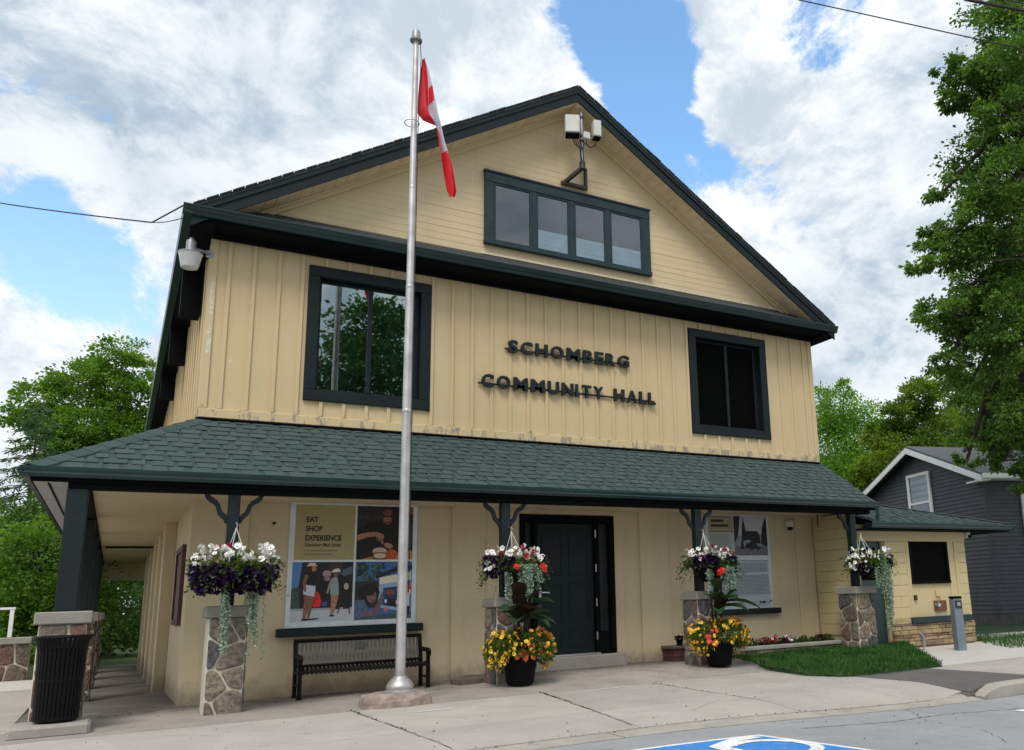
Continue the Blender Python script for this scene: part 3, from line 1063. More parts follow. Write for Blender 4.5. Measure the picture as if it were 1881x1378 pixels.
# --- pent roof across the gable foot
pent = MB()
pent.prism([(-.46, 6.655), (.0, 6.985), (.0, 6.945), (-.46, 6.61)][::-1], lambda u, v, t: (t, u, v), -.24, W + .24)
pr_ = pent.build('pent_roof', M['rooftop'], hall)
for c in range(3):
    b = MB()
    x = -.24
    while x < W + .2:
        wd = rnd.uniform(.15, .4)
        ya, yb = -.47 + .15 * c, -.47 + .15 * c + .16
        za, zb2 = 6.655 + (.33 / .46) * (ya + .46), 6.655 + (.33 / .46) * (yb + .46)
        yb = min(yb, -.03)
        zb2 = 6.655 + (.33 / .46) * (yb + .46)
        th = rnd.choice((.008, .014))
        b.addmesh([(x, ya, za + .002), (min(x + wd, W + .24), ya, za + .002), (min(x + wd, W + .24), yb, zb2 + .002), (x, yb, zb2 + .002),
                   (x, ya, za + th + .004), (min(x + wd, W + .24), ya, za + th + .004), (min(x + wd, W + .24), yb, zb2 + .004), (x, yb, zb2 + .004)],
                  [(4, 5, 6, 7), (0, 1, 5, 4), (1, 2, 6, 5), (0, 4, 7, 3)])
        x += wd
    tag(b.build('pent_shingles', M['rooftop'], pr_), kind='stuff')
MB().box(-.27, W + .27, -.445, -.036, 6.485, 6.515).build('pent_soffit', M['black'], hall)
MB().box(-.27, W + .27, -.46, -.44, 6.50, 6.64, .004).build('pent_fascia', M['black'], hall)
MB().box(-.05, W + .05, -.09, -.036, 6.41, 6.484, .004).build('pent_trim', M['black'], hall)
g = MB()
prof = [(-.465, 6.525), (-.50, 6.53), (-.52, 6.56), (-.514, 6.575), (-.54, 6.60), (-.534, 6.615), (-.56, 6.645), (-.56, 6.66), (-.53, 6.66), (-.51, 6.56), (-.465, 6.55)]
g.prism(prof, lambda u, v, t: (t, u, v), -.43, W + .36)
g.build('pent_gutter', M['gutter'], hall)

# --- porch roof
YE, ZE = -1.345, 2.825
XLE = -1.72
ZR = 3.765
XR = W + .115
SLEN = math.hypot(-YE, ZR - ZE)


def pf(x, s, t=0.0):
    """front slope: x, distance up the slope s, height t above it"""
    k = s / SLEN
    ny, nz = -(ZR - ZE) / SLEN, -YE / SLEN
    return (x, YE * (1 - k) + ny * t, ZE + (ZR - ZE) * k + nz * t)


def xhip(s):
    return XLE * (1 - s / SLEN)


deck = MB()
deck.prism([(XLE, 0), (XR, 0), (XR, SLEN), (0, SLEN)], lambda u, v, t: pf(u, v, t), -.05, -.004)
porch_roof = deck.build('porch_roof', M['shingle_bed'], hall)
deck = MB()
YB = L + .6
deck.addmesh([(XLE, YE, ZE), (0, 0, ZR), (0, YB, ZR), (XLE, YB, ZE), (XLE, YE, ZE - .05), (0, 0, ZR - .05), (0, YB, ZR - .05), (XLE, YB, ZE - .05)],
             [(0, 1, 2, 3), (7, 6, 5, 4), (0, 3, 7, 4), (3, 2, 6, 7)])
deck.build('side_porch_roof', SH[0], hall)
NC = 12
EXP = SLEN / (NC - .35)
tabs = []
for c in range(NC):
    s0 = c * EXP - .012 if c else -.02
    s1 = min(s0 + EXP + .03, SLEN)
    b = MB()
    xa, xb = xhip(s0) + .0, xhip(s1)
    # underlying strip of the course
    b.addmesh([pf(xa, s0, .0), pf(XR, s0, .0), pf(XR, s1, .0), pf(xb, s1, .0), pf(xa, s0, .007), pf(XR, s0, .007), pf(XR, s1, .0015), pf(xb, s1, .0015)],
              [(4, 5, 6, 7), (0, 1, 5, 4), (1, 2, 6, 5), (3, 0, 4, 7)])
    b.build('shingle_course', M['shingle_bed'], porch_roof)
    x = xhip(s0) + rnd.uniform(-.3, 0)
    while x < XR:
        wd = rnd.uniform(.11, .26)
        a0, a1 = max(x, xhip(s0)), min(x + wd, XR)
        t0, t1 = max(x + rnd.uniform(-.012, .012), xhip(s1)), min(x + wd + rnd.uniform(-.012, .012), XR)
        if a1 - a0 > .02 and t1 - t0 > .005:
            tabs.append((a0, a1, t0, t1, s0, s1, rnd.uniform(.016, .024), rnd.choice((0, 0, 1, 1, 2, 3))))
        x += wd + rnd.uniform(.02, .09)
tabs.sort(key=lambda q: (q[0] + .8) ** 2)
rest = [MB() for _ in range(4)]
for i, (a0, a1, t0, t1, s0, s1, th, mi) in enumerate(tabs):
    vs = [pf(a0, s0, .008), pf(a1, s0, .008), pf(t1, s1, .003), pf(t0, s1, .003), pf(a0, s0 + rnd.uniform(-.004, .004), th), pf(a1, s0 + rnd.uniform(-.004, .004), th), pf(t1, s1, .006), pf(t0, s1, .006)]
    fs = [(4, 5, 6, 7), (0, 1, 5, 4), (1, 2, 6, 5), (3, 0, 4, 7)]
    if i < 300:
        MB().addmesh(vs, fs).build('shingle', SH[mi], porch_roof)
    else:
        rest[mi].addmesh(vs, fs)
for mi, b in enumerate(rest):
    tag(b.build('far_shingles', SH[mi], porch_roof), kind='stuff')
# hip caps
nh = 11
A, B = Vector((XLE - .02, YE - .02, ZE)), Vector((0, 0, ZR))
up = Vector((0, 0, 1))
dh = (B - A).normalized()
fr_ = Vector((0.35, -1, 0)) * .14
lf_ = Vector((-1, .35, 0)) * .14
for i in range(nh):
    p, q = A.lerp(B, i / nh), A.lerp(B, (i + 1.15) / nh)
    q = B if i == nh - 1 else q
    vs = []
    for c, t in ((p, .026), (q, .012)):
        f1 = Vector(pf(c.x, 0)) if False else c + Vector((.13, -.0, 0)) + Vector((0, -.06, -.06 * (ZR - ZE) / -YE))
        l1 = c + Vector((-.10, .06, 0)) + Vector((0, 0, -.10 * (ZR - ZE) / -XLE))
        vs += [tuple(f1 + up * t), tuple(c + up * (t + .012)), tuple(l1 + up * t)]
    fs = [(0, 1, 4, 3), (1, 2, 5, 4)]
    vs2 = vs + [(v[0], v[1], v[2] - .016) for v in vs]
    fs2 = fs + [(0, 6, 7, 1), (1, 7, 8, 2), (0, 3, 9, 6), (2, 8, 11, 5)]
    MB().addmesh(vs2, fs2).build('hip_cap', SH[i % 3], porch_roof)
# right-hand verge
MB().prism([(0, -.12), (SLEN, -.12), (SLEN, -.006), (0, -.006)], lambda u, v, t: pf(t, u, v), XR + .002, XR + .028).build('verge_board', M['black'], hall)

# gutters and beams
g = MB()
GP = [(0, -.115), (-.055, -.115), (-.075, -.08), (-.072, -.06), (-.088, -.03), (-.088, .0), (-.075, .0), (-.06, -.085), (0, -.095)]
g.prism([(YE + .008 + u, ZE - .004 + v) for u, v in GP], lambda u, v, t: (t, u, v), XLE - .085, XR + .06)
g.build('porch_gutter', M['gutter'], hall)
g = MB()
g.prism([(XLE + .008 + u, ZE - .004 + v) for u, v in GP][::-1], lambda u, v, t: (u, t, v), YE - .085, YB)
g.build('porch_gutter', M['gutter'], hall)
MB().box(XLE + .02, XR, YE + .012, YE + .035, 2.66, 2.80, .003).build('porch_fascia', M['black'], hall)
MB().box(XLE + .012, XLE + .035, YE + .04, YB, 2.68, 2.80, .003).build('porch_fascia', M['black'], hall)
PY = -1.2
PXC = -1.23
MB().box(PXC - .12, XR - .1, PY - .09, PY + .09, 2.595, 2.735, .006).build('porch_beam', M['black'], hall)
MB().box(PXC - .09, PXC + .09, PY + .092, YB, 2.595, 2.735, .006).build('porch_beam', M['black'], hall)
MB().box(XLE + .04, XR, YE + .04, PY - .092, 2.70, 2.715).build('eave_soffit', M['black'], hall)
for i in range(10):
    y0 = PY - .09 + i * 1.75
    MB().box(XLE + .04, PXC - .125 if i == 0 else PXC - .092, y0 + .004, y0 + 1.742, 2.665, 2.682).build('soffit_panel', M['soffit_grey'], hall)
MB().box(XLE + .17, XLE + .19, PY, YB, 2.655, 2.664).build('soffit_vent', M['black'], hall)
for i in range(8):
    xa, xb = -1.13 + i * 1.58, -1.13 + (i + 1) * 1.58 - .006
    MB().box(xa, min(xb, 11.15), PY + .095, -.015 if i else .0, 2.655, 2.675).build('ceiling_panel', M['ceiling'], hall)
for i in range(7):
    MB().box(-1.13, -.002, .002 + i * 2.3, .002 + (i + 1) * 2.3 - .006, 2.652, 2.672).build('ceiling_panel', M['ceiling'], hall)
MB().box(-1.05, -.15, 9.0, 9.08, 2.61, 2.651).build('ceiling_vent', M['black'], hall)
# far end of the side porch
MB().box(PXC + .095, -.002, 16.0, 16.1, 2.15, 2.65).build('end_header', M['ceiling'], hall)

# downspout at the right end
MB().tube([(XR + .015, YE - .03, 2.72), (XR + .015, YE - .03, 2.60), (XR + .02, YE + .0, 2.48)], .035, 8).build('downspout', M['gutter'], hall)


# --- stone piers: voronoi fieldstones on a mortar core
def cells(wd, ht, n, gap, seed, aspect=1.0):
    r = random.Random(seed)
    nx = max(1, round(math.sqrt(n * wd / ht / aspect)))
    ny = max(1, round(n / nx))
    pts = []
    for j in range(ny):
        for i in range(nx):
            pts.append(((i + .5 + r.uniform(-.38, .38) + (.25 if j % 2 else -.25)) * wd / nx, (j + .5 + r.uniform(-.34, .34)) * ht / ny))
    out = []
    for i, (px, py) in enumerate(pts):
        poly = [(gap * .35, gap * .35), (wd - gap * .35, gap * .35), (wd - gap * .35, ht - gap * .35), (gap * .35, ht - gap * .35)]
        for j, (qx, qy) in enumerate(pts):
            if i == j or not poly:
                continue
            nx_, ny_ = qx - px, qy - py
            l = math.hypot(nx_, ny_)
            if l < 1e-6:
                continue
            nx_, ny_ = nx_ / l, ny_ / l
            d = nx_ * (px + qx) / 2 + ny_ * (py + qy) / 2 - gap / 2
            new = []
            for k in range(len(poly)):
                a, b_ = poly[k], poly[(k + 1) % len(poly)]
                da, db = a[0] * nx_ + a[1] * ny_ - d, b_[0] * nx_ + b_[1] * ny_ - d
                if da <= 0:
                    new.append(a)
                if da * db < 0:
                    t = da / (da - db)
                    new.append((a[0] + (b_[0] - a[0]) * t, a[1] + (b_[1] - a[1]) * t))
            poly = new
        if len(poly) >= 3:
            ar = abs(sum(poly[k][0] * poly[(k + 1) % len(poly)][1] - poly[(k + 1) % len(poly)][0] * poly[k][1] for k in range(len(poly)))) / 2
            if ar > .0015:
                out.append(poly)
    return out


def rounded(poly, r):
    """cut the corners so that stones look worn"""
    out = []
    n = len(poly)
    for k in range(n):
        p, a, b_ = Vector(poly[k]), Vector(poly[k - 1]), Vector(poly[(k + 1) % n])
        da, db = (a - p), (b_ - p)
        ra, rb = min(r, da.length * .4), min(r, db.length * .4)
        out.append(tuple(p + da.normalized() * ra))
        m_ = p + (da.normalized() * ra + db.normalized() * rb) * .28
        out.append(tuple(m_))
        out.append(tuple(p + db.normalized() * rb))
    return out


def stones_on(parent, fn, wd, ht, n, gap, depth, seed, mats, name='stone', aspect=1.0):
    r = random.Random(seed * 7 + 1)
    for poly in cells(wd, ht, n, gap, seed, aspect):
        poly = rounded(poly, .035)
        m_ = len(poly)
        cx_, cy_ = sum(p[0] for p in poly) / m_, sum(p[1] for p in poly) / m_
        d = depth * r.uniform(.75, 1.2)
        tilt = (r.uniform(-.12, .12) * d, r.uniform(-.12, .12) * d)
        vs, fs = [], []
        for sc, t in ((1.0, -.004), (1.0, d * .35), (.955, d * .75), (.82, d)):
            for p in poly:
                q = (cx_ + (p[0] - cx_) * sc, cy_ + (p[1] - cy_) * sc)
                vs.append(fn(q[0], q[1], t + (tilt[0] * (p[0] - cx_) / wd + tilt[1] * (p[1] - cy_) / ht if t > 0 else 0)))
        vs.append(fn(cx_ + r.uniform(-.02, .02), cy_ + r.uniform(-.02, .02), d * 1.12))
        for ring in range(3):
            for k in range(m_):
                fs.append((ring * m_ + k, ring * m_ + (k + 1) % m_, (ring + 1) * m_ + (k + 1) % m_, (ring + 1) * m_ + k))
        for k in range(m_):
            fs.append((3 * m_ + k, 3 * m_ + (k + 1) % m_, 4 * m_))
        MB().addmesh(vs, fs).build(name, r.choice(mats), parent)


def pier(x, y, hw, z1, seed, sides, n=11, label=None):
    z0 = gz(x, y) - .06
    core = MB().box(x - hw, x + hw, y - hw, y + hw, z0, z1, .012).build('stone_pier', M['mortar'], hall)
    if label:
        core['label'] = label
    h = z1 - z0
    stones_on(core, lambda u, v, t: (x - hw + u, y - hw - t, z0 + v), 2 * hw, h, n, .024, .026, seed, STONE)
    if 'l' in sides:
        stones_on(core, lambda u, v, t: (x - hw - t, y + hw - u, z0 + v), 2 * hw, h, n, .024, .026, seed + 1, STONE)
    if 'r' in sides:
        stones_on(core, lambda u, v, t: (x + hw + t, y - hw + u, z0 + v), 2 * hw, h, n, .024, .026, seed + 2, STONE)
    MB().box(x - hw - .045, x + hw + .045, y - hw - .045, y + hw + .045, z1, z1 + .135, .012).build('pier_cap', M['cap'], core)
    return core


PX = [.38, 3.99, 7.44, 11.02]
for i, x in enumerate(PX):
    pier(x, PY,   .205 if i < 3 else .225, 1.10, 31 + 5 * i, 'l' if i == 3 else ('r' if i == 0 else 'l'), 9 if i < 3 else 8)
pier(PXC - .02, PY, .22, 1.09, 71, 'r', 11)
for k, y in enumerate((2.4, 5.6, 9.0, 12.4)):
    pier(PXC, y, .22, 1.09, 81 + 4 * k, 'r', 11)


def post(x, y, s, z0, brackets):
    p = MB().box(x - s, x + s, y - s, y + s, z0, 2.594, .01).build('porch_post', M['post'], hall)
    for sg in brackets:
        prof = []
        cen = [(.0, -.36), (.02, -.30), (.05, -.265), (.085, -.235), (.10, -.19), (.115, -.14), (.15, -.10), (.19, -.075), (.225, -.045), (.245, -.002)]
        wv = [.02, .03, .034, .03, .026, .026, .03, .032, .03, .026]
        lf, rt = [], []
        for k, (a, c) in enumerate(cen):
            a1, c1 = cen[min(k + 1, len(cen) - 1)]
            a0, c0 = cen[max(k - 1, 0)]
            d = Vector((a1 - a0, c1 - c0)).normalized()
            lf.append((max(a - d.y * wv[k], 0.001), min(c + d.x * wv[k], -.001)))
            rt.append((max(a + d.y * wv[k], .001), min(c - d.x * wv[k], -.001)))
        for k in range(len(cen) - 1):
            q = [lf[k], rt[k], rt[k + 1], lf[k + 1]]
            prof.append(q)
        b = MB()
        for q in prof:
            b.prism(q if sg < 0 else q[::-1], lambda u, v, t: (x + sg * (s + u), y + t, 2.594 + v), -.022, .022)
        b.build('bracket', M['post'], p)
    return p


for x in PX[:3]:
    post(x, PY, .066, 1.235, (-1, 1))
post(PX[3] + .02, PY, .066, 1.235, (-1,))
post(PXC - .02, PY, .105, 1.225, ())
for y in (2.4, 5.6, 9.0, 12.4):
    post(PXC, y, .10, 1.225, ())

# --- door with sidelights
dr = MB()
dr.box(DX0, DX0 + .10, .0, .16, DZ0, DZ1, .006)
dr.box(DX1 - .09, DX1, .0, .16, DZ0, DZ1, .006)
dr.box(DX0 + .10, DX1 - .09, .0, .16, DZ1 - .13, DZ1, .006)
dr.box(6.15, 6.235, .02, .16, DZ0, DZ1 - .13, .006)
dr.box(5.0, 5.07, .02, .16, DZ0, DZ1 - .13, .006)
dr.box(6.235, DX1 - .09, .03, .16, DZ0, DZ0 + .36, .006)
dr.box(DX0 + .10, 5.0, .03, .16, DZ0, DZ0 + .36, .006)
door = dr.build('door_frame', M['black'], hall)
leaf = MB()
lx0, lx1, lz0, lz1 = 5.075, 6.145, DZ0 + .03, DZ1 - .14
leaf.box(lx0, lx1, .075, .12, lz0, lz1, .004)
lf = leaf.build('door', M['door'], hall)
for (a, c) in ((lx0 + .10, (lx0 + lx1) / 2 - .06), ((lx0 + lx1) / 2 + .06, lx1 - .10)):
    for z0, z1 in ((lz0 + .10, lz0 + .42), (lz0 + .53, lz0 + 1.15), (lz0 + 1.27, lz1 - .12)):
        b = MB()
        b.box(a, c, .066, .0745, z0, z0 + .03, .003)
        b.box(a, c, .066, .0745, z1 - .03, z1, .003)
        b.box(a, a + .03, .066, .0745, z0 + .03, z1 - .03, .003)
        b.box(c - .03, c, .066, .0745, z0 + .03, z1 - .03, .003)
        b.build('door_panel', M['door'], lf)
hd = MB()
hd.box(lx0 + .04, lx0 + .085, .058, .074, 1.20, 1.38, .003)
hd.tube([(lx0 + .06, .06, 1.30), (lx0 + .06, .0, 1.30), (lx0 + .20, -.005, 1.295)], .013, 8)
hd.build('door_handle', M['alu'], lf)
for z in (.50, 1.05, 1.62, 2.20):
    MB().box(6.150, 6.172, .005, .019, z, z + .13, .002).build('hinge', M['alu'], door)
for a, c in ((6.24, DX1 - .095), (DX0 + .105, 4.995)):
    MB().box(a, c, .105, .111, DZ0 + .36, DZ1 - .135).build('sidelight', M['sidelight'], door)
MB().box(DX0 + .1, DX1 - .09, .17, .2, DZ0, DZ1 - .1).build('room_backing', plain('sidelight_curtain', (.05, .055, .06), .9), door)
MB().box(4.98, 6.20, -.03, .07, DZ0 + .0, DZ0 + .028, .004).build('threshold', M['alu'], door)
MB().box(4.70, 6.62, -.17, .029, .0, DZ0 - .002, .012).build('door_step', M['cap'], hall)

# --- window sills below the posters
for x0, x1, z0, z1 in ((1.13, 3.165, .795, .905), (8.70, 10.16, .79, .89)):
    MB().box(x0, x1, -.075, .029, z0, z1, .01).build('poster_sill', M['trim'], hall)
# small fittings on the wall
MB().lathe([(.018, 0), (.02, .02), (.008, .04), (.008, .06)], 10).build('wall_hook', M['black'], hall, loc=(1.03, .03, 2.36), rot=(R_(90), 0, 0))
MB().tube([(7.66, .022, 0.1), (7.66, .022, 2.6)], .006, 6).build('wall_seam', M['wall_low'], hall)

# ================================================================== ANNEX (low stone-based wing on the right)
annex = thing('annex', 'low yellow beige annex with ledge stone base and green hipped roof', 'annex')
AX0, AX1, AY = 11.165, 14.58, -1.0
b = MB()
b.box(AX0 + .02, AX1 - .01, -.02, 4.5, -.2, 2.42)
b.box(AX0 + .02, 11.40, AY + .02, -.02, -.2, 2.64)
b.box(12.13, 12.83, AY + .02, -.02, -.2, 2.42)
b.box(12.83, 14.02, AY + .045, -.02, -.2, 1.245)
b.box(12.83, 14.02, AY + .045, -.02, 2.105, 2.42)
b.box(14.02, AX1 - .01, AY + .03, -.02, -.2, 2.42)
b.box(11.40, 12.13, AY + .02, -.02, 2.10, 2.42)
b.build('wall', M['block'], annex)


def courses(fn, u0, u1, z0, z1, pitch, lens, name='block', mat='block', d=.02):
    z = z0
    k = 0
    while z < z1 - .02:
        zh = min(z + pitch, z1)
        u = u0
        first = True
        while u < u1 - .01:
            wl = rnd.choice(lens)
            if first and k % 2:
                wl *= .55
            first = False
            ue = u + wl
            if u1 - ue < .12:
                ue = u1
            dd = d + rnd.uniform(-.003, .003)
            c = MB().box(u + .003, ue - .003, 0, dd, z + .003, zh - .003, .005)
            c.v = [fn(*p) for p in c.v]
            c.build(name, M[mat] if isinstance(mat, str) else rnd.choice(mat), annex)
            u = ue
        z = zh
        k += 1


courses(lambda u, t, z: (AX0 + .02 - t, -u, z), .03, 1.0, .33, 2.62, .203, (1.2,))
courses(lambda u, t, z: (u, AY + .02 - t, z), 12.13, 12.72, .585, 2.10, .216, (.62,))
courses(lambda u, t, z: (u, AY + .03 - t, z), 14.30, AX1, .585, 2.28, .216, (.5,))
MB().box(11.40, AX1, AY + .0, AY + .04, 2.10, 2.30, .004).build('lintel_band', M['block'], annex)
MB().box(12.74, 12.83, AY + .012, AY + .045, .60, 2.10, .004).build('panel_edge', M['block'], annex)
MB().box(14.22, 14.29, AY + .002, AY + .045, .60, 2.10, .004).build('panel_edge', M['block'], annex)
# ledge stones at the foot
z = gz(12, -1) - .03
row = 0
while z < .46:
    h = rnd.choice((.055, .07, .085, .10))
    zh = min(z + h, .475)
    u = 12.13 + (rnd.uniform(-.0, .1) if row % 2 else 0)
    u = 12.13
    while u < AX1 - .02:
        wl = rnd.uniform(.14, .5)
        ue = u + wl
        if AX1 - ue < .12:
            ue = AX1
        MB().box(u + .004, ue - .004, AY - .02 - rnd.uniform(0, .028), AY + .05, z + .003, zh - .003, .010).build('stone', rnd.choice(FLAG_ST), annex)
        u = ue
    z = zh
    row += 1
MB().box(12.13, 12.70, AY - .025, AY + .02, .478, .585, .01).build('stone', FLAG_ST[2], annex)
MB().box(12.66, 14.47, AY - .075, AY + .044, .478, .60, .012).build('sill', M['trim2'], annex)
# door recess
rc = MB()
rc.box(11.36, 11.40, AY + .0, -.45, .02, 2.10)
rc.box(12.10, 12.16, AY + .045, -.45, .02, 2.10)
rc.build('door_jamb', M['block'], annex)
ad = MB().box(11.40, 12.10, -.90, -.86, .10, 2.10, .004).build('door', plain('annex_green_door', (.013, .046, .046), .4, var=.15), annex)
MB().box(11.40, 12.10, -1.0, -.86, .02, .10, .006).build('threshold', M['alu'], annex)
MB().box(11.48, 12.02, -.912, -.901, 1.35, 1.98, .003).build('pane', M['darkglass'], ad)
# window
fw_ = MB()
fw_.box(12.84, 12.90, AY + .0, AY + .06, 1.30, 2.07, .004)
fw_.box(13.95, 14.01, AY + .0, AY + .06, 1.30, 2.07, .004)
fw_.box(12.84, 14.01, AY + .0, AY + .06, 2.07, 2.10, .004)
fw_.box(12.84, 14.01, AY - .01, AY + .06, 1.25, 1.30, .004)
fo = fw_.build('window', M['black'], annex)
MB().box(12.90, 13.95, AY + .03, AY + .044, 1.30, 2.07).build('pane', M['darkglass'], fo)
# fittings below the window
MB().box(12.87, 12.94, AY + .0, AY + .043, .93, 1.03, .006).build('outlet_box', M['darksteel'], annex)
MB().box(13.53, 13.66, AY + .005, AY + .043, .985, 1.115, .008).build('white_box', M['block'], annex)
MB().box(13.45, 13.80, AY + .005, AY + .043, .70, .905, .004).build('rusty_plate', M['rust'], annex)
tp = MB()
tp.tube([(13.47, AY + .02, .82), (13.45, AY - .10, .82), (13.40, AY - .15, .82), (13.36, AY - .15, .78)], .028, 10)
tp.tube([(13.42, AY - .10, .82), (13.42, AY - .10, .89)], .012, 8)
tp.build('water_tap', M['galv'], annex)
MB().lathe([(.022, 0), (.022, .02), (.012, .035)], 10).build('stud', M['darksteel'], annex, loc=(14.02, AY + .045, .85), rot=(R_(90), 0, 0))
MB().tube([(12.86, AY - .11, .02), (12.86, AY - .11, .24), (12.86, AY - .02, .30)], .03, 8).build('vent_pipe', M['galv'], annex)
# roof: low hip
EX, EY, EZ, PT = 15.72, -1.34, 2.445, .30
TX = 3.6
rf = MB()
c0, c1, c2, c3 = (11.50, EY, EZ), (EX, EY, EZ), (EX - TX, EY + TX, EZ + PT * TX), (11.50, EY + TX, EZ + PT * TX)
c4 = (EX, EY + 2 * TX, EZ)
rf.face([c0, c1, c2, c3])
rf.face([c1, c4, c2])
rf.face([c3, c2, c4, (11.50, EY + 2 * TX, EZ)])
rf.face([(p[0], p[1], p[2] - .05) for p in (c0, c4[:2] and (11.5, EY + 2 * TX, EZ), c4, c1)])
ar = rf.build('roof', M['shingle_bed'], annex)
tabs2 = [MB() for _ in range(4)]
sl2 = math.hypot(1, PT)
nrow = 26
for c in range(nrow):
    t0, t1 = c * TX / nrow, (c + 1.15) * TX / nrow
    x = 11.55 + rnd.uniform(-.2, 0)
    while x < EX - t0:
        wd = rnd.uniform(.11, .26)
        a0, a1 = max(x, 11.52), min(x + wd, EX - t0)
        q0, q1 = max(x, 11.52), min(x + wd, EX - t1)
        if a1 - a0 > .03 and q1 > q0:
            th = rnd.uniform(.008, .016)
            f_ = lambda xx, t, h: (xx, EY + t - .01, EZ + PT * t + h)
            tabs2[rnd.choice((0, 1, 2, 3))].addmesh([f_(a0, t0, .002), f_(a1, t0, .002), f_(a1, t0, th), f_(a0, t0, th), f_(q1, t1, .005), f_(q0, t1, .005)], [(0, 1, 2, 3), (3, 2, 4, 5), (1, 4, 2), (0, 3, 5)])
        x += wd + rnd.uniform(.02, .12)
for i, b in enumerate(tabs2):
    tag(b.build('shingles', SH[i], ar), kind='stuff')
hp = MB()
for i in range(24):
    p, q = Vector(c1).lerp(Vector(c2), i / 24), Vector(c1).lerp(Vector(c2), (i + 1.1) / 24)
    u_ = Vector((0, 0, .03))
    hp.addmesh([p + Vector((-.09, -.02, 0)) + u_, p + u_ * 1.5, p + Vector((.02, .09, 0)) + u_, q + Vector((-.09, -.02, 0)) + u_ * .6, q + u_, q + Vector((.02, .09, 0)) + u_ * .6], [(0, 1, 4, 3), (1, 2, 5, 4)])
hp.build('hip_cap', SH[1], ar)
g = MB()
g.prism([(EY + .008 + u, EZ - .004 + v) for u, v in GP], lambda u, v, t: (t, u, v), XR - .2, EX + .09)
g.build('gutter', M['gutter'], annex)
g = MB()
g.prism([(EX - .008 - u, EZ - .004 + v) for u, v in GP][::-1], lambda u, v, t: (u, t, v), EY - .085, EY + 2 * TX)
g.build('gutter', M['gutter'], annex)
MB().box(11.3, EX - .01, EY + .012, AY + .0, 2.302, 2.325).build('soffit', M['black'], annex)
MB().box(AX1, EX - .012, AY + .002, 4.5, 2.302, 2.325).build('soffit', M['black'], annex)
MB().box(11.3, EX - .02, EY + .010, EY + .03, 2.326, 2.43).build('fascia', M['black'], annex)

cam_ = thing('security_camera', 'small white security camera under the corner eave of the annex', 'security camera', (14.64, AY - .03, 2.215))
MB().box(-.06, .06, -.05, .10, -.03, .086, .012).build('housing', M['white_dev'], cam_)
MB().lathe([(.03, 0), (.034, .02), (.028, .05)], 12).build('lens', M['black'], cam_, loc=(0, -.05, -.01), rot=(R_(90), 0, 0))
dv = thing('motion_sensor', 'small pale sensor box high on the porch wall beside the text poster', 'sensor', (10.55, .029, 2.47))
MB().box(-.09, .09, -.09, -.001, -.03, .10, .01).build('housing', M['white_dev'], dv)
MB().box(-.05, .05, -.10, -.04, -.09, -.03, .01).build('lens', M['black'], dv)
tg = thing('hook_strap', 'thin dark strap hanging from the porch ceiling near the last post', 'strap', (10.86, -.5, 2.65))
MB().box(-.012, .012, -.006, .006, -.20, .0, .002).build('strap', M['black'], tg)
MB().tube([(0, 0, -.20), (.0, -.02, -.235), (0, .0, -.26)], .006, 6).build('hook', M['black'], tg)

# ================================================================== SIGN
sg = thing('wall_sign', 'dark raised lettering of the hall name on rails between the upper windows', 'sign')
adv = {'M': 1.18, 'O': 1.1, 'C': .98, 'S': .82, 'H': 1.02, 'B': .88, 'E': .78, 'R': .88, 'G': 1.05, 'U': .98, 'N': 1.04, 'I': .45, 'T': .84, 'Y': .9, 'A': 1.0, 'L': .72, ' ': .62}
for text, x0, x1, zb in SIGN_ROWS:
    tot = sum(adv[c] for c in text)
    un = (x1 - x0) / tot
    x = x0
    for chh in text:
        wd = adv[chh] * un
        if chh != ' ':
            me = TEXT[sign_idx[chh]]
            xs = [v.co.x for v in me.vertices]
            ys = [v.co.y for v in me.vertices]
            gw_, gh_ = max(xs) - min(xs), max(ys) - min(ys)
            tw = wd * (.80 if chh != 'I' else .42)
            o = put('letter', me, sg)
            s_x, s_y = tw / gw_, .225 / gh_
            o.rotation_euler = (R_(90), 0, 0)
            o.scale = (s_x, s_y, 1)
            o.location = (x + wd * .1 - min(xs) * s_x, -.062, zb - min(ys) * s_y)
        x += wd
    MB().box(x0 - .02, x1 - .02, -.040, -.022, zb + .055, zb + .085, .002).build('rail', M['letter'], sg)

# ================================================================== POSTERS
_pm = {}


def ink(c):
    if c not in _pm:
        _pm[c] = plain('print_%d' % len(_pm), srgb(*c), .55, var=.06 if sum(c) > 400 else .4, scale=26)
    return _pm[c]


